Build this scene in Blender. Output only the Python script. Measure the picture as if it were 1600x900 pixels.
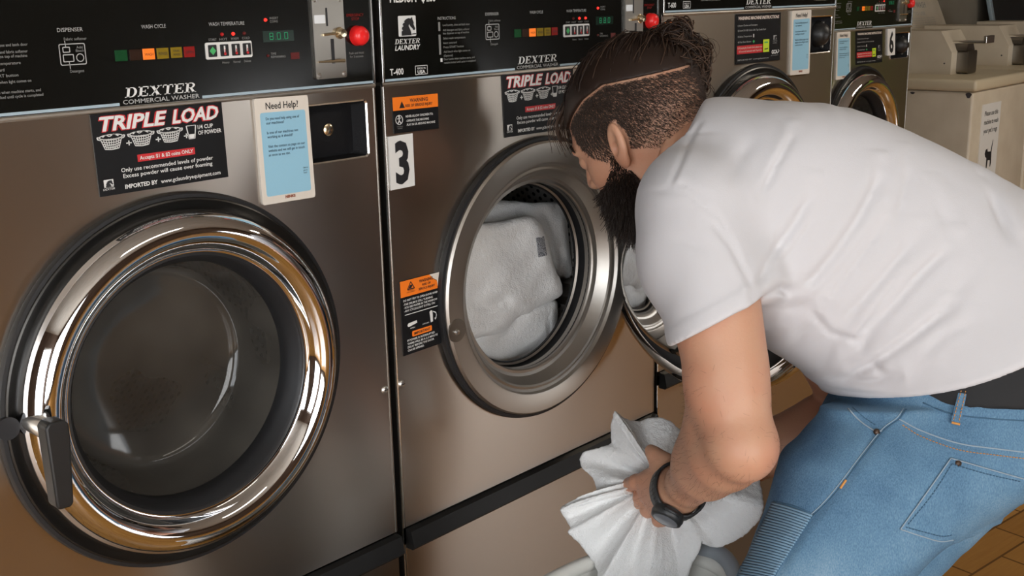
import bpy, bmesh, math, random
import numpy as np
from mathutils import Vector, Matrix
for o in list(bpy.data.objects): bpy.data.objects.remove(o)
SC = bpy.context.scene
COL = SC.collection
rng = np.random.default_rng(7)
random.seed(7)
PI = math.pi
FLOOR = -1.20
# ------------------------------------------------------------------ camera
FPX = 1758.73
CAMP = np.array([-1.03018, -1.19862, 0.10995])
yaw, pit, rol = 0.75112236, 0.25353969, -0.02168944
_f = np.array([math.cos(yaw)*math.cos(pit), math.sin(yaw)*math.cos(pit), -math.sin(pit)])
_r = np.array([math.sin(yaw), -math.cos(yaw), 0.0]); _u = np.cross(_r, _f)
_r2 = math.cos(rol)*_r + math.sin(rol)*_u; _u2 = -math.sin(rol)*_r + math.cos(rol)*_u
CR = np.array([_r2, -_u2, _f])            # rows: right, down, forward
def Q(px, py, d): return np.array([(px-800)/FPX*d, (py-450)/FPX*d, d])   # point of the body frame (axes right, down, away)
def TOW(P): return CAMP + np.atleast_2d(P) @ CR
cam = bpy.data.cameras.new('camera'); cam.sensor_width = 36; cam.lens = FPX/1600*36; cam.clip_start = .02
camo = bpy.data.objects.new('camera', cam); COL.objects.link(camo)
_m = Matrix.Identity(4)
for i in range(3):
    _m[i][0] = _r2[i]; _m[i][1] = _u2[i]; _m[i][2] = -_f[i]; _m[i][3] = CAMP[i]
camo.matrix_world = _m
SC.camera = camo
# ------------------------------------------------------------------ world, light, exposure
SC.view_settings.view_transform = 'Standard'; SC.view_settings.look = 'None'
SC.view_settings.gamma = 1.0; SC.view_settings.use_curve_mapping = False
SC.view_settings.exposure = 0.0
SC.cycles.use_denoising = True
SC.cycles.max_bounces = 8; SC.cycles.transparent_max_bounces = 12
SC.cycles.sample_clamp_indirect = 6.0
SC.cycles.caustics_reflective = False; SC.cycles.caustics_refractive = False
wd = bpy.data.worlds.new('sky'); SC.world = wd; wd.use_nodes = True
wd.node_tree.nodes['Background'].inputs[0].default_value = (.86, .93, 1.0, 1)
wd.node_tree.nodes['Background'].inputs[1].default_value = 3.0
def area(name, loc, rot, sx, sy, power, col=(1, 1, 1)):
    l = bpy.data.lights.new(name, 'AREA'); l.shape = 'RECTANGLE'; l.size = sx; l.size_y = sy; l.energy = power; l.color = col
    o = bpy.data.objects.new(name, l); COL.objects.link(o); o.location = loc; o.rotation_euler = rot; return o
# daylight through the two window walls behind and to the left of the photographer; plus an added low window light and two added overhead fills
area('daylight_front_window', (-1.85, -4.15, -.05), (PI/2, 0, 0), 2.4, 1.9, 78, (1, .97, .93))
area('steel_reflection_fill', (3.45, -4.15, -.75), (PI/2, 0, 0), 1.9, .7, 17, (1, .98, .95))  # added with the low window to brighten reflections in the washer steel
area('daylight_side_window', (-3.35, -1.9, -.05), (PI/2, 0, -PI/2), 2.1, 1.9, 44, (.95, .97, 1))
area('overhead_fill_near', (0.2, -1.7, 1.43), (0, 0, 0), 1.2, .3, 5, (1, .93, .82))  # added soft fill from above, no fixture
area('overhead_fill_far', (3.6, -1.6, 1.43), (0, 0, 0), 1.2, .3, 36, (1, .9, .76))  # added fill that brightens the cream top loaders, no fixture

# ------------------------------------------------------------------ materials
def mat(name, col, rough=.5, metal=0.0, **k):
    m = bpy.data.materials.new(name); m.use_nodes = True
    b = m.node_tree.nodes['Principled BSDF']
    b.inputs['Base Color'].default_value = (*col, 1); b.inputs['Roughness'].default_value = rough; b.inputs['Metallic'].default_value = metal
    for a, v in k.items(): b.inputs[a.replace('_', ' ')].default_value = v
    return m
def N(m, t, **k):
    n = m.node_tree.nodes.new(t)
    for a, v in k.items(): setattr(n, a, v)
    return n
def L(m, a, ai, b, bi): m.node_tree.links.new(a.outputs[ai], b.inputs[bi])
def BS(m): return m.node_tree.nodes['Principled BSDF']
def noise_mix(m, ca, cb, scale, lo=.35, hi=.65, vec='Object', stretch=None, detail=4):
    tc = N(m, 'ShaderNodeTexCoord'); no = N(m, 'ShaderNodeTexNoise'); no.inputs['Scale'].default_value = scale; no.inputs['Detail'].default_value = detail
    if stretch:
        mp = N(m, 'ShaderNodeMapping'); mp.inputs['Scale'].default_value = stretch; L(m, tc, vec, mp, 0); L(m, mp, 0, no, 0)
    else: L(m, tc, vec, no, 0)
    cr = N(m, 'ShaderNodeValToRGB'); cr.color_ramp.elements[0].position = lo; cr.color_ramp.elements[1].position = hi
    cr.color_ramp.elements[0].color = (*ca, 1); cr.color_ramp.elements[1].color = (*cb, 1)
    L(m, no, 'Fac', cr, 0); L(m, cr, 0, BS(m), 'Base Color'); return cr
def noise_bump(m, scale, dist, strength=.4, stretch=None, vec='Object', detail=3):
    tc = N(m, 'ShaderNodeTexCoord'); no = N(m, 'ShaderNodeTexNoise'); no.inputs['Scale'].default_value = scale; no.inputs['Detail'].default_value = detail
    if stretch:
        mp = N(m, 'ShaderNodeMapping'); mp.inputs['Scale'].default_value = stretch; L(m, tc, vec, mp, 0); L(m, mp, 0, no, 0)
    else: L(m, tc, vec, no, 0)
    bu = N(m, 'ShaderNodeBump'); bu.inputs['Strength'].default_value = strength; bu.inputs['Distance'].default_value = dist
    L(m, no, 'Fac', bu, 'Height'); L(m, bu, 0, BS(m), 'Normal'); return bu
M = {}
def steel(name, col, rough, aniso):
    m = mat(name, col, rough, 1.0)
    b = BS(m); b.inputs['Anisotropic'].default_value = aniso; b.inputs['Anisotropic Rotation'].default_value = .25
    t = N(m, 'ShaderNodeTangent'); t.direction_type = 'UV_MAP'; L(m, t, 0, b, 'Tangent')
    tc = N(m, 'ShaderNodeTexCoord'); mp = N(m, 'ShaderNodeMapping'); mp.inputs['Scale'].default_value = (3, 60, 260)
    no = N(m, 'ShaderNodeTexNoise'); no.inputs['Scale'].default_value = 3; no.inputs['Detail'].default_value = 3
    L(m, tc, 'Object', mp, 0); L(m, mp, 0, no, 0)
    mr = N(m, 'ShaderNodeMapRange'); mr.inputs[3].default_value = rough-.012; mr.inputs[4].default_value = rough+.015
    L(m, no, 'Fac', mr, 0); L(m, mr, 0, b, 'Roughness'); return m
M['steel'] = steel('brushed_steel', (.60, .545, .485), .30, .8)
M['steel_ring'] = mat('ring_steel', (.50, .465, .42), .40, 1.0)
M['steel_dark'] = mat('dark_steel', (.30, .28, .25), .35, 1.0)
M['edge'] = mat('polished_edge', (.82, .80, .76), .2, 1.0)
M['chrome'] = mat('chrome', (.86, .86, .87), .035, 1.0)
M['black'] = mat('black_plastic', (.012, .012, .012), .42)
M['rubber'] = mat('black_rubber', (.010, .010, .011), .5)
M['panel'] = mat('black_gloss_panel', (.006, .006, .005), .16, 0, Specular_IOR_Level=.35)
M['recess'] = mat('black_recess', (.008, .008, .009), .7, 0, Specular_IOR_Level=.15)
noise_bump(M['recess'], 900, .0006, .5)
M['kick'] = mat('black_rail', (.010, .010, .010), .45, 0, Specular_IOR_Level=.25)
M['white'] = mat('printed_white', (.72, .72, .70), .5)
M['grey_print'] = mat('printed_grey', (.40, .40, .39), .5)
M['dim_print'] = mat('printed_dim', (.23, .23, .22), .5)
M['blue_line'] = mat('printed_pale_blue', (.36, .46, .52), .4)
M['red_print'] = mat('printed_red', (.55, .02, .025), .45)
M['stk_black'] = mat('sticker_black', (.009, .009, .010), .45, 0, Specular_IOR_Level=.2)
M['stk_white'] = mat('sticker_white', (.72, .71, .68), .45)
M['stk_cream'] = mat('sticker_cream', (.72, .66, .58), .5)
M['stk_blue'] = mat('sticker_blue', (.30, .55, .70), .5)
M['stk_orange'] = mat('sticker_orange', (.90, .20, .015), .45)
M['stk_lime'] = mat('sticker_lime', (.55, .70, .03), .45)
M['stk_green'] = mat('sticker_green', (.06, .40, .12), .45)
M['ink'] = mat('ink_black', (.015, .015, .017), .5)
M['ink_blue'] = mat('ink_slate', (.06, .11, .16), .5)
M['brown_print'] = mat('ink_brown', (.30, .09, .05), .5)
M['brass'] = mat('lock_brass', (.78, .66, .46), .22, 1.0)
M['screw'] = mat('screw_steel', (.75, .73, .70), .28, 1.0)
M['coin'] = mat('coin_plate_steel', (.45, .42, .375), .36, 1.0)
M['pay'] = mat('pay_sticker', (.75, .77, .78), .4)
M['btn_red'] = mat('red_button', (.85, .02, .02), .3)
def emis(name, col, s):
    m = mat(name, tuple(c*.3 for c in col), .4); b = BS(m)
    b.inputs['Emission Color'].default_value = (*col, 1); b.inputs['Emission Strength'].default_value = s; return m
M['led_on'] = emis('led_lit', (1, .03, .02), 1.6)
M['led_dim'] = emis('led_dim', (.5, .01, .01), .5)
M['led_off'] = mat('led_off', (.10, .006, .005), .4)
M['lamp_orange'] = emis('lamp_orange', (1, .20, .01), .75)
M['lamp_green'] = mat('lens_green', (.002, .05, .012), .5, 0, Specular_IOR_Level=.2)
M['lamp_brown'] = mat('lens_brown', (.022, .007, .002), .5, 0, Specular_IOR_Level=.2)
M['lamp_yellow'] = mat('lens_yellow', (.22, .145, .006), .5, 0, Specular_IOR_Level=.2)
M['lamp_red'] = mat('lens_red', (.24, .008, .006), .5, 0, Specular_IOR_Level=.2)
M['disp_bg'] = mat('display_window', (.002, .016, .008), .25)
M['digits'] = emis('display_digits', (.02, .45, .18), .35)
M['cream'] = mat('cream_enamel', (.52, .45, .34), .42)
noise_mix(M['cream'], (.56, .485, .375), (.62, .545, .43), 9)
M['cream_top'] = mat('cream_enamel_worn', (.56, .48, .34), .4)
M['chip'] = mat('chipped_paint', (.045, .04, .045), .7)
M['wall'] = mat('wall_paint', (.30, .27, .21), .8); noise_mix(M['wall'], (.27, .24, .19), (.32, .29, .23), 3)
M['wall_light'] = mat('wall_brown_boards', (.16, .11, .075), .6); noise_mix(M['wall_light'], (.075, .045, .030), (.11, .07, .048), 3)
M['ceil'] = mat('ceiling_paint', (.35, .32, .28), .85); noise_mix(M['ceil'], (.32, .3, .26), (.37, .34, .3), 4)
M['basket_white'] = mat('white_plastic', (.72, .72, .68), .35)
M['basket_grey'] = mat('grey_rubber_grip', (.30, .33, .36), .5)
M['strap'] = mat('dark_strap', (.03, .028, .022), .6)
M['watch'] = mat('watch_black', (.018, .02, .022), .45)
M['watch_face'] = mat('watch_glass', (.16, .17, .19), .12, 0)
M['brief'] = mat('black_waistband', (.012, .0125, .014), .8)
M['orange_thread'] = mat('orange_thread', (.62, .28, .07), .7)
M['thread'] = mat('pale_thread', (.30, .38, .45), .75)
M['seam'] = mat('dark_seam', (.05, .12, .20), .8)
M['rivet'] = mat('copper_rivet', (.10, .07, .055), .4, .8)
M['lime'] = mat('lime_paint', (.33, .56, .03), .55); noise_mix(M['lime'], (.30, .52, .03), (.35, .60, .035), 3)
M['dark_pane'] = mat('dark_pane', (.02, .026, .028), .15)
M['wood_dark'] = mat('window_frame_paint', (.5, .48, .44), .5)
# clothes, towels and skin
m = M['shirt'] = mat('white_cotton', (.63, .62, .64), .85, 0, Sheen_Weight=.15)
noise_bump(m, 700, .0006, .25)
m = M['towel'] = mat('white_terry', (.86, .865, .86), .95, 0, Sheen_Weight=.3); noise_bump(m, 420, .0022, .75, detail=5)
m = M['denim'] = mat('blue_denim', (.16, .33, .5), .85)
def denim(m, rib=False):
    tc = N(m, 'ShaderNodeTexCoord')
    n1 = N(m, 'ShaderNodeTexNoise'); n1.inputs['Scale'].default_value = 5.5; n1.inputs['Detail'].default_value = 3
    n2 = N(m, 'ShaderNodeTexNoise'); n2.inputs['Scale'].default_value = 800; n2.inputs['Detail'].default_value = 4
    mp = N(m, 'ShaderNodeMapping'); mp.inputs['Scale'].default_value = (1, 1, .35)
    L(m, tc, 'Object', n1, 0); L(m, tc, 'Object', mp, 0); L(m, mp, 0, n2, 0)
    ad = N(m, 'ShaderNodeMath', operation='MULTIPLY_ADD'); ad.inputs[1].default_value = .34; L(m, n2, 'Fac', ad, 0)
    m2 = N(m, 'ShaderNodeMath', operation='MULTIPLY'); m2.inputs[1].default_value = .72; L(m, n1, 'Fac', m2, 0); L(m, m2, 0, ad, 2)
    cr = N(m, 'ShaderNodeValToRGB'); e = cr.color_ramp.elements
    e[0].position = .40; e[0].color = (.040, .105, .20, 1); e[1].position = .76; e[1].color = (.27, .40, .51, 1)
    k = e.new(.57); k.color = (.115, .235, .36, 1)
    L(m, ad, 0, cr, 0); L(m, cr, 0, BS(m), 'Base Color')
    bu = N(m, 'ShaderNodeBump'); bu.inputs['Strength'].default_value = .5; bu.inputs['Distance'].default_value = .0008
    L(m, n2, 'Fac', bu, 'Height'); L(m, bu, 0, BS(m), 'Normal')
denim(m)
m = M['denim_rib'] = mat('ribbed_denim', (.19, .32, .44), .85)
m = M['skin'] = mat('skin', (.60, .30, .19), .5, 0, Subsurface_Weight=.12, Subsurface_Scale=.006)
BS(m).inputs['Subsurface Radius'].default_value = (1, .35, .2)
noise_mix(m, (.58, .32, .205), (.56, .265, .165), 14, .35, .7)
noise_bump(m, 260, .0009, .35)
M['ear'] = mat('skin_reddish', (.62, .25, .17), .5, 0, Subsurface_Weight=.15, Subsurface_Scale=.006)
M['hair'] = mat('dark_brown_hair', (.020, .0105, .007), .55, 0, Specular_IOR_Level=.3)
M['hair_lit'] = mat('brown_hair_lit', (.062, .034, .021), .5, 0, Specular_IOR_Level=.3)  # lighter copy of the hair: highlights put into the strand colour
M['hair_short'] = mat('short_hair', (.075, .050, .038), .65)
M['beard'] = mat('beard_hair', (.022, .013, .009), .5)
m = M['grey_tag'] = mat('grey_tag', (.3, .31, .34), .7); noise_mix(m, (.08, .085, .1), (.5, .51, .54), 700, .42, .58)
# parquet floor
m = M['floor'] = mat('parquet', (.3, .14, .04), .26)
tc = N(m, 'ShaderNodeTexCoord'); mp = N(m, 'ShaderNodeMapping'); mp.inputs['Rotation'].default_value = (0, 0, math.radians(8))
br = N(m, 'ShaderNodeTexBrick'); br.inputs['Scale'].default_value = 1; br.inputs['Brick Width'].default_value = .26; br.inputs['Row Height'].default_value = .085
br.inputs['Mortar Size'].default_value = .003; br.inputs['Color1'].default_value = (.40, .19, .045, 1); br.inputs['Color2'].default_value = (.52, .265, .07, 1); br.inputs['Mortar'].default_value = (.16, .075, .022, 1)
L(m, tc, 'Object', mp, 0); L(m, mp, 0, br, 0)
no = N(m, 'ShaderNodeTexNoise'); no.inputs['Scale'].default_value = 40; no.inputs['Detail'].default_value = 6
mp2 = N(m, 'ShaderNodeMapping'); mp2.inputs['Scale'].default_value = (.25, 3, 1); L(m, mp, 0, mp2, 0); L(m, mp2, 0, no, 0)
mx = N(m, 'ShaderNodeMix', data_type='RGBA', blend_type='MULTIPLY'); mx.inputs[0].default_value = .6
cr = N(m, 'ShaderNodeValToRGB'); cr.color_ramp.elements[0].color = (.55, .5, .45, 1); cr.color_ramp.elements[1].color = (1.1, 1.1, 1.1, 1); L(m, no, 'Fac', cr, 0)
L(m, br, 'Color', mx, 6); L(m, cr, 0, mx, 7); L(m, mx, 2, BS(m), 'Base Color')
# door glass: fogged, reflective; hazy brightness mixed in as patchy grey
m = M['glass'] = bpy.data.materials.new('door_glass'); m.use_nodes = True
nt = m.node_tree; nt.nodes.remove(nt.nodes['Principled BSDF'])
fr = N(m, 'ShaderNodeFresnel'); fr.inputs[0].default_value = 1.5
tr = N(m, 'ShaderNodeBsdfTransparent'); tr.inputs[0].default_value = (.16, .15, .135, 1)
gl = N(m, 'ShaderNodeBsdfGlossy'); gl.inputs['Roughness'].default_value = .05
df = N(m, 'ShaderNodeBsdfDiffuse'); df.inputs[0].default_value = (.090, .083, .072, 1)
hz0 = N(m, 'ShaderNodeMixShader'); tcg = N(m, 'ShaderNodeTexCoord'); ng = N(m, 'ShaderNodeTexNoise'); ng.inputs['Scale'].default_value = 7; L(m, tcg, 'Object', ng, 0)
mrg = N(m, 'ShaderNodeMapRange'); mrg.inputs[1].default_value = .35; mrg.inputs[2].default_value = .7; mrg.inputs[3].default_value = .35; mrg.inputs[4].default_value = .85; L(m, ng, 'Fac', mrg, 0)
L(m, mrg, 0, hz0, 0); L(m, tr, 0, hz0, 1); L(m, df, 0, hz0, 2)
ms = N(m, 'ShaderNodeMixShader'); L(m, fr, 0, ms, 0); L(m, hz0, 0, ms, 1); L(m, gl, 0, ms, 2)
L(m, ms, 0, nt.nodes['Material Output'], 0)
# perforated drum steel (holes follow the drum's own unwrapped surface)
m = M['drum'] = mat('perforated_drum', (.42, .40, .37), .3, 1.0)
uv = N(m, 'ShaderNodeUVMap'); sx = N(m, 'ShaderNodeSeparateXYZ'); L(m, uv, 0, sx, 0)
def mth(op, a, b=None, c=None):
    n = N(m, 'ShaderNodeMath', operation=op)
    for i, v in enumerate((a, b, c)):
        if v is None: continue
        if isinstance(v, (int, float)): n.inputs[i].default_value = v
        else: L(m, v[0], v[1], n, i)
    return (n, 0)
P_ = .0165
ux = mth('DIVIDE', (sx, 0), P_); uy = mth('DIVIDE', (sx, 1), P_*.866)
row = mth('FLOOR', uy); odd = mth('MODULO', row, 2.0)
fx = mth('SUBTRACT', mth('FRACT', mth('MULTIPLY_ADD', odd, .5, ux)), .5); fy = mth('MULTIPLY', mth('SUBTRACT', mth('FRACT', uy), .5), .866)
dd = mth('SQRT', mth('ADD', mth('MULTIPLY', fx, fx), mth('MULTIPLY', fy, fy)))
hol = mth('LESS_THAN', dd, .24)
mxc = N(m, 'ShaderNodeMix', data_type='RGBA'); L(m, hol[0], 0, mxc, 0); mxc.inputs[6].default_value = (.60, .575, .54, 1); mxc.inputs[7].default_value = (.004, .004, .004, 1)
L(m, mxc, 2, BS(m), 'Base Color'); inv = mth('MULTIPLY_ADD', hol, -.35, .35); L(m, inv[0], 0, BS(m), 'Metallic')
bh = N(m, 'ShaderNodeBump'); bh.inputs['Distance'].default_value = .003; bh.inputs['Strength'].default_value = .8
ss = mth('SMOOTH_MIN', dd, .34, .1); L(m, ss[0], 0, bh, 'Height'); L(m, bh, 0, BS(m), 'Normal')
# ------------------------------------------------------------------ mesh helpers
def link(name, V, F, m, parent=None, smooth=False, uv=None):
    me = bpy.data.meshes.new(name)
    V = np.asarray(V, dtype=np.float64).reshape(-1, 3)
    if isinstance(F, np.ndarray): F = F.tolist()
    me.from_pydata(V.tolist(), [], F); me.materials.append(m)
    if smooth: me.polygons.foreach_set('use_smooth', [True]*len(me.polygons))
    if uv is not None:
        lay = me.uv_layers.new(name='UVMap'); li = np.empty(len(me.loops), dtype=np.int32); me.loops.foreach_get('vertex_index', li)
        lay.data.foreach_set('uv', np.asarray(uv)[li].ravel())
    me.update()
    o = bpy.data.objects.new(name, me); COL.objects.link(o)
    if parent is not None: o.parent = parent
    return o
class MB:
    """collects shapes of one part"""
    def __init__(s): s.V = []; s.F = []; s.UV = []; s.n = 0
    def add(s, V, F, uv=None):
        V = np.asarray(V, dtype=float).reshape(-1, 3)
        s.V.append(V); s.F += [[i+s.n for i in f] for f in F]; s.n += len(V)
        s.UV.append(np.asarray(uv, dtype=float) if uv is not None else V[:, [0, 2]]); return s
    def box(s, x0, x1, y0, y1, z0, z1, b=0.0):
        if b > 0:
            bm = bmesh.new(); bmesh.ops.create_cube(bm, size=1)
            for v in bm.verts: v.co = ((x0+x1)/2+v.co.x*(x1-x0), (y0+y1)/2+v.co.y*(y1-y0), (z0+z1)/2+v.co.z*(z1-z0))
            bmesh.ops.bevel(bm, geom=bm.edges[:], offset=b, segments=3, profile=.5, affect='EDGES')
            bm.verts.index_update(); s.add([v.co[:] for v in bm.verts], [[v.index for v in f.verts] for f in bm.faces]); bm.free(); return s
        V = [(x, y, z) for x in (x0, x1) for y in (y0, y1) for z in (z0, z1)]
        return s.add(V, [[0, 1, 3, 2], [4, 6, 7, 5], [0, 4, 5, 1], [2, 3, 7, 6], [0, 2, 6, 4], [1, 5, 7, 3]])
    def prism(s, poly, axis, a, b):
        """poly: 2-D outline; extruded along axis x/y/z from a to b"""
        n = len(poly); mk = {'y': lambda p, t: (p[0], t, p[1]), 'x': lambda p, t: (t, p[0], p[1]), 'z': lambda p, t: (p[0], p[1], t)}[axis]
        V = [mk(p, a) for p in poly]+[mk(p, b) for p in poly]
        F = [list(range(n)), list(range(2*n-1, n-1, -1))]+[[i, i+n, (i+1) % n+n, (i+1) % n] for i in range(n)]
        return s.add(V, F)
    def plate(s, poly, y): return s.add([(p[0], y, p[1]) for p in poly], [list(range(len(poly)))])
    def rect(s, x0, x1, z0, z1, y): return s.plate([(x0, z0), (x1, z0), (x1, z1), (x0, z1)], y)
    def lathe(s, prof, c, n=96, axis='y', close=False):
        """prof: (radius, height along axis)"""
        P = np.array(prof); th = np.arange(n)*2*PI/n; k = len(P); V = []; uv = []
        arc = np.r_[0, np.cumsum(np.hypot(np.diff(P[:, 0]), np.diff(P[:, 1])))]
        for t in th:
            for i, (r, h) in enumerate(P):
                if axis == 'y': V.append((c[0]+r*math.cos(t), c[1]+h, c[2]+r*math.sin(t)))
                elif axis == 'z': V.append((c[0]+r*math.cos(t), c[1]+r*math.sin(t), c[2]+h))
                else: V.append((c[0]+h, c[1]+r*math.cos(t), c[2]+r*math.sin(t)))
                uv.append((t*P[:, 0].max(), arc[i]))
        F = []
        kk = k if close else k-1
        for a in range(n):
            b = (a+1) % n
            for i in range(kk):
                j = (i+1) % k; F.append([a*k+i, b*k+i, b*k+j, a*k+j])
        return s.add(V, F, uv)
    def disc(s, c, r, y=None, n=24, axis='y'):
        th = np.arange(n)*2*PI/n
        if axis == 'y': return s.add([(c[0]+r*math.cos(t), c[1], c[2]+r*math.sin(t)) for t in th], [list(range(n))])
        return s.add([(c[0]+r*math.cos(t), c[1]+r*math.sin(t), c[2]) for t in th], [list(range(n))])
    def tube(s, pts, r, n=8, caps=True, closed=False):
        P = np.array(pts, dtype=float); k = len(P); rr = np.broadcast_to(np.asarray(r, dtype=float), (k,))
        T = np.gradient(P, axis=0) if not closed else np.roll(P, -1, 0)-np.roll(P, 1, 0)
        T /= np.linalg.norm(T, axis=1)[:, None]+1e-12
        ref = np.array([0, 0, 1.0]) if abs(T[0][2]) < .9 else np.array([1.0, 0, 0]); V = []
        a = np.cross(T[0], ref); a /= np.linalg.norm(a)
        for i in range(k):
            a = a-T[i]*(a@T[i]); a /= np.linalg.norm(a)+1e-12; b = np.cross(T[i], a)
            for j in range(n): V.append(P[i]+rr[i]*(math.cos(2*PI*j/n)*a+math.sin(2*PI*j/n)*b))
        F = []
        for i in range(k if closed else k-1):
            i2 = (i+1) % k
            for j in range(n): F.append([i*n+j, i*n+(j+1) % n, i2*n+(j+1) % n, i2*n+j])
        if caps and not closed: F += [list(range(n-1, -1, -1)), list(range((k-1)*n, k*n))]
        return s.add(V, F)
    def build(s, name, m, parent=None, smooth=False):
        V = np.concatenate(s.V); o = link(name, V, s.F, m, parent, False, np.concatenate(s.UV))
        if smooth:
            me = o.data; me.polygons.foreach_set('use_smooth', [True]*len(me.polygons))
            me.set_sharp_from_angle(angle=math.radians(smooth if smooth is not True else 40))
        return o
def tag(o, label=None, cat=None, group=None, kind=None):
    if label: o['label'] = label
    if cat: o['category'] = cat
    if group: o['group'] = group
    if kind: o['kind'] = kind
    return o
def empty(name, loc):
    o = bpy.data.objects.new(name, None); o.empty_display_size = .1; COL.objects.link(o); o.location = loc; return o
def rrect(x0, x1, z0, z1, r, n=5):
    P = []
    for cx, cz, a in ((x1-r, z1-r, 0), (x0+r, z1-r, 1), (x0+r, z0+r, 2), (x1-r, z0+r, 3)):
        for i in range(n+1):
            t = (a+i/n)*PI/2; P.append((cx+r*math.cos(t), cz+r*math.sin(t)))
    return P
def circ(cx, cz, r, n=20, rz=None): return [(cx+r*math.cos(2*PI*i/n), cz+(rz or r)*math.sin(2*PI*i/n)) for i in range(n)]
def stroke(pts, w):
    """a flat line of width w through 2-D points -> list of quads"""
    out = []
    for (x0, z0), (x1, z1) in zip(pts[:-1], pts[1:]):
        d = math.hypot(x1-x0, z1-z0) or 1e-9; nx, nz = -(z1-z0)/d*w/2, (x1-x0)/d*w/2
        out.append([(x0+nx, z0+nz), (x0-nx, z0-nz), (x1-nx, z1-nz), (x1+nx, z1+nz)])
    return out
# ------------------------------------------------------------------ lettering
_tc = {}
def glyphs(s, shear=0.0, bold=0.0):
    k = (s, shear, bold)
    if k in _tc: return _tc[k]
    cu = bpy.data.curves.new('txt', 'FONT'); cu.body = s; cu.size = 1; cu.shear = shear; cu.offset = bold; cu.resolution_u = 2; cu.fill_mode = 'FRONT'
    o = bpy.data.objects.new('txt', cu); COL.objects.link(o)
    dg = bpy.context.evaluated_depsgraph_get(); me = bpy.data.meshes.new_from_object(o.evaluated_get(dg))
    V = np.array([v.co[:2] for v in me.vertices]); F = [list(p.vertices) for p in me.polygons]
    bpy.data.objects.remove(o); bpy.data.curves.remove(cu); bpy.data.meshes.remove(me)
    _tc[k] = (V, F); return V, F
CAPH = .69
class Ink:
    """flat printing: one mesh per colour, in a plane y"""
    def __init__(s, mp=None): s.g = {}; s.mp = mp or (lambda x, z: (x, z))
    def _b(s, col):
        if col not in s.g: s.g[col] = MB()
        return s.g[col]
    def text(s, col, t, x0, x1, z0, h, shear=0.0, bold=0.0):
        V, F = glyphs(t, shear, bold)
        mn, mx = V[:, 0].min(), V[:, 0].max(); X = x0+(V[:, 0]-mn)/(mx-mn)*(x1-x0); Z = z0+V[:, 1]*h/CAPH
        P = [s.mp(a, b) for a, b in zip(X, Z)]
        s._b(col).add([(p[0], 0, p[1]) for p in P], F)
    def poly(s, col, pts, lift=0.0):
        P = [s.mp(*p) for p in pts]; s._b(col).add([(p[0], -lift, p[1]) for p in P], [list(range(len(P)))])
    def line(s, col, pts, w, lift=0.0):
        for q in stroke(pts, w): s.poly(col, q, lift)
    def frame(s, col, outer, inner, lift=0.0):
        a = [s.mp(*p) for p in outer]; b = [s.mp(*p) for p in inner]; n = len(a)
        s._b(col).add([(p[0], -lift, p[1]) for p in a+b], [[i, (i+1) % n, (i+1) % n+n, i+n] for i in range(n)])
    def build(s, name, parent, y, step=.00025):
        out = []
        for i, (col, b) in enumerate(s.g.items()):
            o = b.build(name if i == 0 else name, M[col], parent); o.location.y += y-step*i; out.append(o)
        return out
def ring_pts(cx, cz, r, a0, a1, n=12, rz=None):
    return [(cx+r*math.cos(a0+(a1-a0)*i/n), cz+(rz or r)*math.sin(a0+(a1-a0)*i/n)) for i in range(n+1)]
def slab_word(ink, col, word, x0, x1, z0, h, shear=.22):
    """wide slab-serif italic capitals D E X T E R"""
    def bar(a, b, c, d): return [(a, c), (b, c), (b, d), (a, d)]
    def bowl(cx, cz, rx, rz, tx, tz):
        o = ring_pts(cx, cz, rx, -PI/2, PI/2, 10, rz); i = ring_pts(cx, cz, rx-tx, -PI/2, PI/2, 10, rz-tz)
        return [[o[k], o[k+1], i[k+1], i[k]] for k in range(10)]
    G = {
     'D': (1.0, [bar(.14, .36, 0, 1), bar(0, .5, 0, .08), bar(0, .5, .92, 1)]+bowl(.5, .5, .46, .5, .22, .08)),
     'E': (.9, [bar(.12, .34, 0, 1), bar(0, .82, 0, .09), bar(0, .82, .91, 1), bar(.34, .6, .46, .54), bar(.76, .84, 0, .28), bar(.76, .84, .72, 1), bar(.56, .63, .36, .64)]),
     'X': (1.02, [[(.05, 1), (.32, 1), (.95, 0), (.68, 0)], [(.78, 1), (.88, 1), (.22, 0), (.12, 0)], bar(0, .38, .93, 1), bar(.62, 1, .93, 1), bar(0, .36, 0, .07), bar(.6, 1.02, 0, .07)]),
     'T': (.95, [bar(.36, .58, 0, 1), bar(.22, .72, 0, .07), bar(.02, .92, .91, 1), bar(.02, .1, .7, 1), bar(.84, .92, .7, 1)]),
     'R': (1.02, [bar(.12, .34, 0, 1), bar(0, .46, 0, .07), bar(0, .5, .92, 1), bar(.3, .5, .44, .52), [(.42, .46), (.64, .46), (.98, .0), (.72, 0)], bar(.66, 1.04, 0, .07)]+bowl(.5, .72, .38, .28, .2, .08)),
    }
    tot = sum(G[c][0]+.06 for c in word); sc = (x1-x0-shear*h)/tot; x = x0
    for k, c in enumerate(word):
        w, polys = G[c]; hh = h*(1.12 if k in (0, len(word)-1) and False else 1)
        for p in polys: ink.poly(col, [(x+a*sc+shear*b*hh, z0+b*hh) for a, b in p])
        x += (w+.06)*sc
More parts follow.
